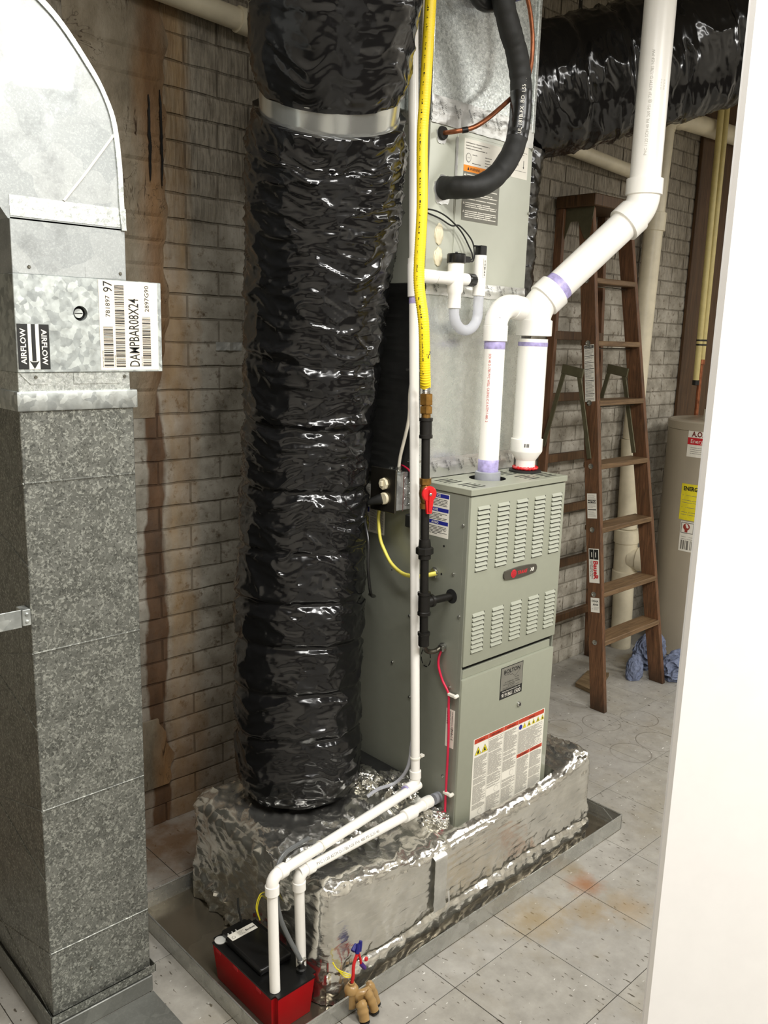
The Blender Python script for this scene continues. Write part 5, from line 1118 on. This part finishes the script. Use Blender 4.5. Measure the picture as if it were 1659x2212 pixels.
bm = NB(); tube(bm, smooth([(-0.030, 0.255, 1.322), (-0.032, 0.247, 1.361), (-0.036, 0.216, 1.463), (-0.036, 0.214, 1.541), (-0.036, 0.206, 1.604), (-0.040, 0.186, 1.75), (-0.042, 0.195, 1.95), (-0.044, 0.200, 2.3), (-0.046, 0.205, 2.7)], 12), 0.0048, 12); tag(obj('white_cable', bm, M_CABLE_W, None, 60), 'white cable rising from the outlet box behind the thin white drain pipe', 'cable')
for z, y in ((1.352, 0.180), (1.605, 0.20)):
    bm = NB(); lathe(bm, (CX0, y+0.024, z), (-1, 0, 0), [(0.006, 0), (0.006, 0.004), (0.004, 0.005), (0.004, 0.012)], 8); bx(bm, -0.045, -0.018, y-0.012, y+0.026, z-0.004, z+0.003, 0.001); tag(obj('cable_strap', bm, M_STEEL, None, 30), 'metal strap screwed to the plenum corner, %s of two beside the drain pipe' % ('lower' if z < 1.5 else 'upper'), 'strap', 'cable straps at the plenum corner')
bm = NB(); tube(bm, smooth([(-0.012, 0.33, 1.300), (-0.014, 0.31, 1.318), (-0.014, 0.272, 1.330), (-0.014, 0.236, 1.322), (-0.014, 0.218, 1.303), (-0.012, 0.214, 1.25), (-0.012, 0.214, 1.19)], 10), 0.0032, 10); tag(obj('red_cable', bm, M_CABLE_R, None, 60), 'thin red cable arching over the outlet box', 'cable')
bm = NB(); bx(bm, -0.022, -0.0006, 0.200, 0.232, 1.150, 1.188, 0.003); tag(obj('cable_gland', bm, M_BLACKRUB, None, 30), 'small black rubber cable gland on the furnace side below the outlet box', 'gland')
bm = NB(); tube(bm, smooth([(-0.014, 0.069, 0.816), (-0.014, 0.080, 0.79), (-0.012, 0.081, 0.759), (-0.010, 0.066, 0.722), (-0.010, 0.040, 0.688), (-0.010, 0.037, 0.645), (-0.010, 0.032, 0.546), (-0.010, 0.032, 0.398), (-0.011, 0.031, 0.33), (-0.014, 0.026, 0.278)], 12), 0.0036, 12); tag(obj('red_cable', bm, M_CABLE_R, None, 60), 'long thin red cable running down the lower furnace side', 'cable')
for z in (0.688, 0.378):
    bm = NB(); bx(bm, -0.015, -0.006, 0.008, 0.040, z-0.004, z+0.004, 0.001); lathe(bm, (0, 0.013, z), (-1, 0, 0), [(0.0055, 0), (0.0055, 0.014), (0.003, 0.0165)], 8); tag(obj('cable_clip', bm, M_WHITE, None, 30), 'white clip holding the long red cable, %s of the two' % ('upper' if z > 0.5 else 'lower'), 'clip', 'clips holding the long red cable')
bm = NB(); pts = smooth([(-0.088, 0.072, 0.845), (-0.06, 0.085, 0.818), (-0.035, 0.080, 0.812), (-0.016, 0.075, 0.819)], 16); tube(bm, pts, [0.0066+0.0007*(i % 2) for i in range(len(pts))], 14); tag(obj('flexible_conduit', bm, M_STAINLESS, None, 60), 'short ribbed metal conduit behind the iron drip cap', 'conduit')

# ------------------------------------------------------------------ condensate pump
t = thing('condensate_pump', 'red and black condensate pump standing in the front left of the pan', 'pump', (-0.62, 0.10, 0.004))
KX0, KX1, KY0, KY1, KZ = -0.690, -0.553, -0.045, 0.240, 0.108
bm = NB(); vs = bx(bm, KX0, KX1, KY0, KY1, 0.004, KZ)
for v in bm.verts:
    if v.co.z < 0.05: v.co.x += 0.010 if v.co.x < -0.62 else -0.004; v.co.y += 0.012 if v.co.y < 0.1 else -0.008
bmesh.ops.bevel(bm, geom=[e for e in bm.edges if abs(e.verts[0].co.z-e.verts[1].co.z) > 0.05], offset=0.012, segments=4, affect='EDGES')
obj('tank', bm, M_TANK, t, 40)
for y in (0.02, 0.12, 0.20):
    bm = NB(); bx(bm, KX0-0.0015, KX0+0.004, y-0.010, y+0.010, KZ-0.012, KZ-0.001, 0.001); obj('lid_catch', bm, M_TANK, t, 20)
bm = NB(); bx(bm, KX0-0.001, KX1+0.001, KY0-0.001, KY1+0.001, KZ, KZ+0.005)
bmesh.ops.bevel(bm, geom=[e for e in bm.edges if abs(e.verts[0].co.z-e.verts[1].co.z) > 0.004], offset=0.012, segments=4, affect='EDGES')
obj('lid', bm, M_BLACKPL, t, 40)
bm = NB(); bx(bm, KX0+0.020, KX1-0.018, KY0+0.085, KY1-0.038, KZ+0.005, KZ+0.024, 0.007, 0, 3); bx(bm, KX0+0.03, KX1-0.03, KY1-0.05, KY1-0.006, KZ+0.005, KZ+0.022, 0.006, 0, 2); mc = obj('motor_cover', bm, M_BLACKPL, t, 40)
for k in range(3): 
    bm = NB(); bx(bm, KX0+0.034+0.012*k, KX0+0.037+0.012*k, KY1-0.0365, KY1-0.030, KZ+0.021, KZ+0.0232); obj('vent_slot', bm, M_LENS, t, 0)
bm = NB(); lathe(bm, (-0.671, 0.220, KZ+0.005), (0, 0, 1), [(0.0155, 0), (0.0155, 0.002), (0.0135, 0.003)], 28); obj('round_plug', bm, M_LENS, t, 35, 'translucent white round plug')
s = Sheet((KX0+0.028, KY1-0.064, KZ+0.0241), (1, 0, 0), (0, 1, 0), 0.080, 0.026, [M_WHITE, M_INK, M_INKGREY])
s.text('Beckett', 0.0095, 0.078, 0.009, 1, 2, 'RIGHT', 0, 0.0002); s.lines(0.026, 0.004, 0.045, 0.022, 0.004, 0.0012, 2); s.disc(0.010, 0.010, 0.005, 1, 1, 14); s.disc(0.010, 0.010, 0.004, 0, 2, 14); s.done('pump_label', t)
bm = NB(); lathe(bm, (-0.580, -0.010, KZ+0.004), (0, 0, 1), [(0.013, 0), (0.013, 0.010), (0.008, 0.012), (0.006, 0.03)], 18); obj('barb_fitting', bm, M_BLACKPL, t, 35)
bm = NB(); tube(bm, smooth([(-0.580, -0.010, 0.125), (-0.583, -0.006, 0.15), (-0.600, 0.012, 0.20), (-0.618, 0.026, 0.26), (-0.622, 0.040, 0.32), (-0.605, 0.06, 0.37), (-0.56, 0.09, 0.385), (-0.45, 0.13, 0.365)], 10), 0.0062, 14); obj('discharge_tube', bm, NT('smoky_clear_vinyl').set(color=(0.30, 0.31, 0.31, 1), rough=0.12, trans=0.6, ior=1.3).m, t, 60)
bm = NB(); lathe(bm, (-0.5815, -0.008, 0.138), (0, 0, 1), [(0.0068, 0), (0.0078, 0.001), (0.0078, 0.007), (0.0068, 0.008)], 16); bx(bm, -0.576, -0.566, -0.014, -0.004, 0.138, 0.146, 0.001); obj('hose_clamp', bm, M_STEEL, t, 30)
for a in (0, 1):
    bm = NB(); tube(bm, smooth([(-0.565, 0.190, KZ+0.030), (-0.563-0.004*a, 0.205, KZ+0.055+0.006*a), (-0.548, 0.215, KZ+0.075+0.01*a), (-0.530, 0.22, KZ+0.080)], 8), 0.0016, 8); obj('yellow_wire', bm, M_INKYELLOW, t)
bm = NB(); tube(bm, smooth([(-0.600, 0.225, KZ+0.02), (-0.603, 0.236, KZ+0.06), (-0.600, 0.243, KZ+0.085)], 8), 0.003, 8); obj('black_lead', bm, M_BLACKRUB, t)

# ------------------------------------------------------------------ overflow float switch on the pan edge, with loose wires
t = thing('float_switch', 'tan plastic overflow switch with black feet clipped over the front pan edge', 'switch', (-0.475, -0.112, 0.02))
fx, fy = -0.487, -0.098
bm = NB(); lathe(bm, (fx, fy, 0.018), (0, 0, 1), [(0.0165, 0), (0.0165, 0.040), (0.0185, 0.041), (0.0185, 0.050), (0.013, 0.058), (0.0085, 0.060), (0.0085, 0.066), (0.0055, 0.066), (0.0055, 0.058)], 28); obj('switch_body', bm, M_TAN, t, 40)
bm = NB(); cyl(bm, (fx, fy, 0.0765), (fx, fy, 0.0845), 0.0054, None, 14); obj('bore', bm, M_DARK, t)
for k, (ox, oy, r, z0, z1, dx_) in enumerate(((0.004, -0.030, 0.0135, 0.046, 0.006, -0.002), (0.026, -0.028, 0.0115, 0.060, 0.012, 0.012), (0.045, -0.012, 0.0125, 0.062, 0.006, 0.018))):
    bm = NB(); n = 12; pts = [Vector((fx+ox+dx_*i/n, fy+oy-0.020*i/n*(1 if k < 2 else 0.7), z0+(z1-z0)*(i/n)**1.4)) for i in range(n+1)]
    tube(bm, pts, [r*(0.75 if i == 0 else 1)*(1+0.10*(i in (3, 4, 7, 8))) for i in range(n+1)], 20); obj('clamp_arm', bm, M_TAN, t, 45)
    d = (pts[-1]-pts[-3]).normalized(); bm = NB(); lathe(bm, pts[-1]-d*0.002, d, [(r*0.55, 0), (r*0.55, 0.004), (r*0.95, 0.006), (r*0.95, 0.0095), (r*0.6, 0.011)], 16); obj('rubber_foot', bm, M_BLACKRUB, t, 35)
bm = NB(); obx(bm, (fx+0.022, fy-0.020, 0.050), ((1, -0.3, 0), (0.3, 1, 0), (0, 0, 1)), (0.024, 0.010, 0.014), 0.006); obj('yoke', bm, M_TAN, t, 40)
bm = NB(); tube(bm, smooth([(fx, fy, 0.078), (fx+0.003, fy-0.002, 0.10), (fx+0.010, fy+0.004, 0.128), (fx+0.026, fy+0.008, 0.152)], 8), 0.0042, 12); obj('red_lead', bm, M_RED, t)
bm = NB(); tube(bm, smooth([(fx+0.030, fy+0.010, 0.152), (fx+0.034, fy+0.006, 0.130), (fx+0.035, fy+0.004, 0.118)], 6), 0.0034, 10); obj('red_lead', bm, M_RED, t)
for (x, y, z, d, m, l) in ((0.024, 0.008, 0.150, (0.35, 0.15, 1), M_BLUE, 0.024), (0.033, 0.010, 0.151, (0.28, 0.1, 1), M_BLUE, 0.026), (0.014, 0.014, 0.158, (0.9, 0.3, 0.5), M_BLUE, 0.02), (0.034, 0.003, 0.118, (0.5, -0.4, -0.8), M_PURPLE, 0.018), (0.046, 0.0, 0.128, (0.2, -0.9, 0.2), M_RED, 0.006)):
    bm = NB(); lathe(bm, (fx+x, fy+y, z), d, [(0.0045, 0), (0.0062, 0.001), (0.0058, l*0.6), (0.0045, l)], 10); obj('wire_connector', bm, m, t, 35)
for k in range(3):
    bm = NB(); tube(bm, smooth([(fx-0.045, fy+0.022, 0.150+0.002*k), (fx-0.034-0.002*k, fy+0.015, 0.130+0.003*k), (fx-0.016, fy+0.008, 0.104+0.006*k), (fx-0.002, fy+0.002, 0.100+0.003*k)], 8), 0.0013, 8); obj('yellow_wire', bm, M_INKYELLOW, t)

# ------------------------------------------------------------------ wooden stepladder
t = thing('step_ladder', 'brown wooden stepladder standing by the brick wall behind the furnace', 'ladder', (1.86, 0.7, 0.0))
fyl = lambda z: 0.465+0.14*z
def lerp(a, b, u): return a+(b-a)*u
ZT = 2.285
def xlft(z): return lerp(1.578, 1.655, z/ZT)
def xrgt(z): return lerp(2.140, 1.990, z/ZT)
def rail(bm, xa, xb, za, zb, yf, dep, th, sgn):
    a = [(xa, yf(za), za), (xa+th*sgn, yf(za), za), (xa+th*sgn, yf(za)+dep, za), (xa, yf(za)+dep, za)]
    b = [(xb, yf(zb), zb), (xb+th*sgn, yf(zb), zb), (xb+th*sgn, yf(zb)+dep, zb), (xb, yf(zb)+dep, zb)]
    A = [bm.verts.new(p) for p in a]; B = [bm.verts.new(p) for p in b]
    F = [bm.faces.new(A), bm.faces.new(list(reversed(B)))] + [bm.faces.new((A[i], B[i], B[(i+1) % 4], A[(i+1) % 4])) for i in range(4)]
    bmesh.ops.bevel(bm, geom=list({e for f in F for e in f.edges}), offset=0.002, segments=1, affect='EDGES')
bm = NB(); rail(bm, xlft(0), xlft(ZT), 0, ZT, fyl, 0.078, 0.024, 1); rl = obj('left_rail', bm, M_RAIL, t, 20)
bm = NB(); rail(bm, xrgt(0), xrgt(ZT), 0, ZT, fyl, 0.078, 0.024, -1); obj('right_rail', bm, M_RAIL, t, 20)
ryl = lambda z: 0.915+0.004*z
bm = NB(); rail(bm, 1.60, 1.635, 0, ZT, ryl, 0.045, 0.022, 1); obj('rear_leg', bm, M_RAIL, t, 20)
bm = NB(); rail(bm, 2.175, 1.995, 0, ZT, ryl, 0.045, 0.022, -1); obj('rear_leg', bm, M_RAIL, t, 20)
bm = NB(); bx(bm, 1.625, 2.01, 0.755, 0.965, ZT, ZT+0.052, 0.004); obj('top_cap', bm, M_BOARD, t, 20)
bm = NB(); prism(bm, [(xlft(ZT)-0.004, 0.775, ZT+0.002), (xlft(ZT)-0.004, 0.955, ZT+0.002), (xlft(ZT)-0.006, 0.955, ZT-0.13), (xlft(ZT)-0.006, 0.932, ZT-0.16), (xlft(ZT)-0.006, 0.895, ZT-0.06), (xlft(ZT)-0.006, 0.855, ZT-0.06), (xlft(ZT)-0.006, 0.815, ZT-0.14), (xlft(ZT)-0.006, 0.790, ZT-0.14)], (0.002, 0, 0)); obj('hinge_plate', bm, M_OLIVE, t, 0, 'olive steel hinge plate')
for k, z in enumerate((0.335, 0.560, 0.858, 1.148, 1.434, 1.700, 1.978)):
    zt = z; y0 = fyl(zt)-0.004
    bm = NB(); bx(bm, xlft(zt)+0.016, xrgt(zt)-0.016, y0, y0+0.098, zt-0.024, zt, 0.003); obj('step', bm, M_STEP, t, 20)
    bm = NB(); n = 14; lathe(bm, (xlft(zt-0.012)-0.001, fyl(zt)+0.040, zt-0.012), (-1, 0, 0), [(0.0125, 0), (0.0125, 0.0025), (0.0070, 0.004), (0.0060, 0.001)], 18); obj('rod_washer', bm, M_STEEL, t, 35)
    bm = NB(); cyl(bm, (xlft(zt)+0.02, y0+0.05, zt-0.034), (xrgt(zt)-0.02, y0+0.05, zt-0.034), 0.003, None, 8); obj('tie_rod', bm, M_SCREW, t)
for z in (0.29, 0.585, 0.870, 1.135, 1.43, 1.72):
    bm = NB(); bx(bm, lerp(1.60, 1.635, z/ZT)+0.004, lerp(2.175, 1.995, z/ZT)-0.004, 0.921, 0.945, z-0.020, z+0.020, 0.002); obj('rear_rung', bm, M_BOARD, t, 20)
for x0 in (1.620, 1.985):
    sx = 1 if x0 < 1.8 else -1
    bm = NB(); c = Vector((x0-0.008*sx, 0.80, 1.56)); obx(bm, c, ((0, 1, 0.15), (0, -0.15, 1), (1, 0, 0)), (0.060, 0.022, 0.005), 0.003)
    for a, b in ((c+Vector((0, -0.035, -0.01)), Vector((x0-0.010*sx, fyl(1.17)+0.045, 1.17))), (c+Vector((0, 0.045, 0.0)), Vector((x0-0.010*sx, 0.935, 1.20)))):
        u = (b-a); obx(bm, (a+b)/2, (u, u.cross(Vector((1, 0, 0))), (1, 0, 0)), (u.length/2, 0.011, 0.003), 0.001)
    obj('spreader', bm, M_OLIVE, t, 20, 'olive steel spreader')
def rail_sheet(z0, ht, wd, off=0.019):
    ey = Vector((xlft(z0+ht)-xlft(z0), 0.14*ht, ht)).normalized(); ex = Vector((0, -1, 0)); ex = (ex-ey*ex.dot(ey)).normalized()
    return Vector((xlft(z0)-0.0006, fyl(z0)+off+wd, z0)), ex, ey
O, ex, ey = rail_sheet(1.425, 0.255, 0.052, 0.012); s = Sheet(O, ex, ey, 0.052, 0.255, [M_WHITE, M_INK, M_INKGREY])
s.rect(0.002, 0.241, 0.050, 0.252, 1); s.text('SAFETY FIRST', 0.0066, 0.026, 0.244, 0, 2, 'CENTER')
for y0, y1 in ((0.208, 0.236), (0.178, 0.202), (0.150, 0.172), (0.098, 0.144), (0.038, 0.092), (0.006, 0.032)): s.lines(0.004, y0, 0.048, y1, 0.0052, 0.0018, 2, 1, 0.3, 0.05); s.rect(0.002, y1+0.0015, 0.050, y1+0.004, 1)
s.done('safety_label', rl, 'tall white safety label')
O, ex, ey = rail_sheet(0.895, 0.115, 0.050, 0.016); s = Sheet(O, ex, ey, 0.050, 0.115, [M_WHITE, M_INK, M_INKGREY])
s.rect(0.003, 0.070, 0.047, 0.086, 1); s.text('NOTICE', 0.0125, 0.025, 0.0735, 0, 2, 'CENTER', 0, 0.0003); s.lines(0.005, 0.09, 0.045, 0.112, 0.005, 0.0012, 2); s.lines(0.005, 0.046, 0.045, 0.068, 0.006, 0.0012, 2); s.rect(0.003, 0.038, 0.047, 0.042, 1); s.lines(0.005, 0.005, 0.045, 0.034, 0.005, 0.0012, 2); s.done('notice_label', rl, 'small white notice label')
O, ex, ey = rail_sheet(0.598, 0.160, 0.054, 0.010); s = Sheet(O, ex, ey, 0.054, 0.160, [M_WHITE, M_INK, M_INKRED])
s.rect(0.003, 0.110, 0.0255, 0.156, 1); s.rect(0.028, 0.110, 0.051, 0.156, 1); s.rect(0.014, 0.120, 0.018, 0.143, 0, 2); s.rect(0.035, 0.120, 0.039, 0.143, 0, 2)
s.text('BaueR', 0.034, 0.0245, 0.104, 2, 2, 'LEFT', -PI/2, 0.0012, 0.98); s.text('CORPORATION', 0.0105, 0.0125, 0.104, 1, 2, 'LEFT', -PI/2, 0.0002, 1.12); s.bars(0.005, 0.03, 0.009, 0.104, 1, True, 0.0012); s.done('maker_label', rl, 'white label with red lettering')
O, ex, ey = rail_sheet(0.462, 0.066, 0.046, 0.013); s = Sheet(O, ex, ey, 0.046, 0.068, [M_WHITE, M_INK, M_INKGREY])
s.text('OSHA', 0.0135, 0.0225, 0.048, 1, 2, 'CENTER', 0, 0.0003); s.text('ANSI', 0.0135, 0.0255, 0.032, 1, 2, 'CENTER', 0, 0.0003); s.lines(0.016, 0.004, 0.043, 0.028, 0.004, 0.001, 2); s.text('V', 0.009, 0.005, 0.012, 1, 2); s.done('standards_label', rl, 'small white standards label')
bm = NB(); prism(bm, [(1.72, 0.60, 0.0015), (1.74, 0.735, 0.0015), (1.93, 0.79, 0.0015), (1.99, 0.70, 0.0015)], (0, 0, 0.020)); tag(obj('wood_scrap', bm, M_SCRAP, None, 0), 'flat scrap of dark wood lying on the floor behind the ladder', 'wood')

# ------------------------------------------------------------------ pipes on the back wall
t = thing('soil_pipe', 'old cream drain pipe with cleanout cap, leaning up the wall behind the ladder', 'pipe', (2.33, 0.86, 0.0))
wy = 0.905
def wseg(name, a, b, r, mat=M_PVC_OLD, par=None, n=32): 
    bm = NB(); cyl(bm, a, b, r, None, n); return obj(name, bm, mat, par if par else t)
q = [Vector((2.437, wy, 0.001)), Vector((2.412, wy, 0.40)), Vector((2.396, wy, 0.70)), Vector((2.390, wy, 0.78)), Vector((2.378, wy, 1.01)), Vector((2.376, wy+0.008, 1.19)), Vector((2.410, wy+0.008, 2.04)), Vector((2.438, wy+0.008, 2.825))]
wseg('lower_pipe', q[0], q[1], 0.056)
bm = NB(); a = (q[2]-q[1]).normalized(); lathe(bm, q[1]-a*0.02, a, [(0.057, 0), (0.068, 0.003), (0.068, 0.075), (0.062, 0.08), (0.062, 0.235), (0.068, 0.24), (0.068, 0.312), (0.058, 0.315)], 36)
cc = q[1]+a*0.135; cdv = Vector((0.15, -0.99, 0)).normalized(); lathe(bm, cc+cdv*0.03, cdv, [(0.062, 0), (0.060, 0.045), (0.067, 0.047), (0.067, 0.098), (0.058, 0.099)], 36); obj('cleanout_tee', bm, M_PVC_OLD, t, 40)
bm = NB(); lathe(bm, cc+cdv*0.125, cdv, [(0.058, 0), (0.058, 0.006), (0.050, 0.008)], 32); obx(bm, cc+cdv*0.142, ((1, 0.15, 0), cdv, (0, 0, 1)), (0.017, 0.012, 0.017), 0.002); obj('cleanout_plug', bm, M_PVC_OLD, t, 40)
bm = NB(); tube(bm, smooth([q[2], q[3], q[4], q[5]], 8), 0.054, 32); obj('offset_bend', bm, M_PVC_OLD, t, 60)
wseg('riser_pipe', q[5], q[6]+Vector((0, 0, 0.3)), 0.048)
bm = NB(); lathe(bm, q[6]+Vector((0.002, 0, 0.22)), (0.02, 0, 1), [(0.05, 0), (0.056, 0.002), (0.056, 0.09), (0.05, 0.092)], 32); obj('coupling', bm, M_PVC_OLD, t, 40)
wseg('upper_pipe', q[6]+Vector((0, 0, 0.3)), q[7]+Vector((0, 0, 0.02)), 0.048)
bm = NB(); tube(bm, bend(q[6], q[7], (3.0, wy+0.008, 2.845), 0.08, 12), 0.050, 32); lathe(bm, (2.515, wy+0.008, 2.829), (1, 0, 0.03), [(0.050, 0), (0.0525, 0.002), (0.0525, 0.075), (0.050, 0.077)], 32); obj('elbow', bm, M_PVC_OLD, t, 40)
wseg('top_run', Vector((2.52, wy+0.008, 2.830)), Vector((3.6, wy+0.008, 2.866)), 0.048)
t = thing('wall_pipe', 'white horizontal pipe high on the brick wall, passing behind both black ducts', 'pipe', (0.8, 0.92, 2.5))
wseg('pipe', Vector((-0.75, 0.925, 2.665)), Vector((2.34, 0.925, 2.510)), 0.032, M_PVC_OLD)
for x in (-0.13,): 
    bm = NB(); lathe(bm, (x, 0.925, 2.634), (1, 0, -0.05), [(0.033, 0), (0.038, 0.002), (0.038, 0.07), (0.033, 0.072)], 28); obj('coupling', bm, M_PVC_OLD, t, 40)
for nm, x0, z0, z1, lab in (('hot', 2.87, 1.49, 3.2, 'left cream plastic water pipe on the dark board above the heater'), ('cold', 2.934, 1.605, 3.2, 'right cream plastic water pipe on the dark board above the heater')):
    t = thing('water_pipe', lab, 'pipe', (x0, 0.842, 1.335), 'cream water pipes on the dark board')
    wseg('plastic_pipe', Vector((x0+(0.02 if nm == 'hot' else 0.0), 0.842, z0)), Vector((x0-0.01, 0.842, z1)), 0.0165)
    for o_ in t.children: o_.data.materials[0] = M_YPIPE
    for z in (1.69, 1.715): 
        bm = NB(); lathe(bm, (x0+(0.018 if nm == 'hot' else 0), 0.842, z), (0, 0, 1), [(0.017, 0), (0.0195, 0.001), (0.0195, 0.009), (0.017, 0.010)], 20); obj('pipe_band', bm, M_IRON, t, 30)
    bm = NB(); zz = z0; lathe(bm, (x0+(0.02 if nm == 'hot' else 0), 0.842, zz-0.02), (0, 0, 1), [(0.012, 0), (0.0195, 0.002), (0.0195, 0.028), (0.015, 0.03)], 20)
    if nm == 'cold': cyl(bm, (x0, 0.842, 1.30), (x0, 0.842, zz), 0.012)
    obj('copper_tail', bm, M_COPPER if nm == 'cold' else M_IRON, t, 35)

# ------------------------------------------------------------------ water heater
HX, HY, HR, HH = 2.775, 0.625, 0.262, 1.300
t = thing('water_heater', 'tall beige cylindrical water heater in the far corner beside the white door', 'water heater', (HX, HY, 0.0))
bm = NB(); lathe(bm, (HX, HY, 0.0015), (0, 0, 1), [(HR-0.01, 0), (HR, 0.006), (HR, HH-0.052), (HR-0.002, HH-0.050)], 72); obj('tank', bm, M_HEATER, t, 30)
bm = NB(); lathe(bm, (HX, HY, HH-0.048), (0, 0, 1), [(HR+0.003, 0), (HR+0.003, 0.040), (HR-0.006, 0.047), (0.02, 0.056)], 72); obj('top_lid', bm, M_HEATER, t, 30)
def wrapped(name, a0, wd, z0, ht, mats, draw):
    s = Sheet((0, 0, 0), (1, 0, 0), (0, 0, 1), wd, ht, mats); draw(s)
    bmesh.ops.subdivide_edges(s.bm, edges=[e for e in s.bm.edges if abs(e.verts[0].co.x-e.verts[1].co.x) > 0.03], cuts=8, use_grid_fill=True)
    for v in s.bm.verts:
        a = a0 + v.co.x/HR; r = HR + 0.0006 - v.co.y; v.co = Vector((HX+r*math.cos(a), HY+r*math.sin(a), z0+v.co.z))
    return obj(name, s.bm, mats, t, 0, None, False)
def d1(s):
    s.text('A.O. Smith', 0.038, 0.022, 0.108, 3, 2, 'LEFT', 0, 0.0012, 0.85); s.rect(0, 0.065, 0.24, 0.102, 1); s.text('EnergySaver', 0.030, 0.016, 0.074, 0, 2); s.lines(0.02, 0.004, 0.2, 0.058, 0.010, 0.002, 2)
wrapped('maker_label', -3.29, 0.24, 1.115, 0.145, [M_WHITE, M_INKRED, M_INKGREY, flat('maroon_ink', (110, 40, 32), 0.6)], d1)
def d2(s):
    s.text('ENERGYGUIDE', 0.030, 0.012, 0.160, 1, 2, 'LEFT', 0, 0.0012, 0.85); s.lines(0.010, 0.008, 0.13, 0.145, 0.013, 0.0022, 2, 1, 0.6, 0.35)
wrapped('energy_label', -3.32, 0.14, 0.775, 0.195, [M_INKYELLOW, M_INK, M_INKGREY], d2)
def d3(s):
    s.rect(0.004, 0.098, 0.075, 0.158, 2); s.rect(0.008, 0.102, 0.071, 0.154, 0, 2); s.disc(0.035, 0.134, 0.019, 1, 3, 20); s.rect(0.027, 0.104, 0.043, 0.128, 1, 3); s.bars(0.01, 0.01, 0.1, 0.06, 2, False, 0.004); s.lines(0.01, 0.065, 0.1, 0.09, 0.012, 0.002, 2)
wrapped('caution_label', -3.26, 0.11, 0.605, 0.163, [M_WHITE, flat('red_brown_ink', (150, 52, 40), 0.6), M_INKGREY], d3)
bm = NB(); tube(bm, [(2.60, 0.60, HH), (2.60, 0.60, HH+0.052)] + bend((2.60, 0.60, HH), (2.60, 0.60, HH+0.085), (2.9, 0.64, HH+0.095), 0.03, 8) + [(2.93, 0.64, HH+0.095)], 0.017, 16); obj('inlet_pipe', bm, M_IRON, t)
bm = NB(); cyl(bm, (2.66, 0.64, HH), (2.66, 0.64, HH+0.06), 0.020); obj('white_nipple', bm, M_WHITE, t)
bm = NB(); cyl(bm, (2.93, 0.66, HH), (2.93, 0.66, HH+0.30), 0.015); obj('copper_riser', bm, M_COPPER, t)

# ------------------------------------------------------------------ towels on the floor by the ladder
def towel(c, r, seed, sc):
    b = NB(); bmesh.ops.create_icosphere(b, subdivisions=6, radius=1); rot = Matrix.Rotation(seed*1.3, 3, 'Z') @ Matrix.Rotation(0.5, 3, 'X')
    for v in b.verts:
        p = v.co.copy(); q = rot @ p; w_ = mn.noise(q*1.4+V(seed, 2, 0))
        f = 1-2*abs(mn.noise(V(q.x*1.1, q.y*3.6+w_*1.2, q.z*2.2)+V(seed, 0, 0))); g = 1-2*abs(mn.noise(V(q.x*2.2, q.y*7+w_*2, q.z*4)+V(0, seed, 0)))
        k = 1+0.22*f+0.08*g+0.10*w_
        v.co = Vector(c)+Vector((p.x*sc[0], p.y*sc[1], p.z*sc[2]))*r*k
    for v in b.verts: v.co.z = max(v.co.z, 0.0012+0.0003*mn.noise(v.co*40))
    return b
for c, r, sd, sc, lab in (((2.305, 0.462, 0.052), 0.085, 1, (1.5, 0.9, 0.8), 'crumpled blue terry towel lying in front of the ladder foot and water heater'), ((2.285, 0.645, 0.085), 0.085, 5, (1.3, 0.6, 1.0), 'folded blue terry towel leaning behind the front towel, against the water heater'), ((2.068, 0.602, 0.045), 0.060, 8, (0.7, 0.55, 1.2), 'small blue cloth end showing left of the right ladder foot')):
    tag(obj('towel', towel(c, r, sd, sc), M_TOWEL, None, 60, None, False), lab, 'towel', 'blue towels on the floor by the ladder')
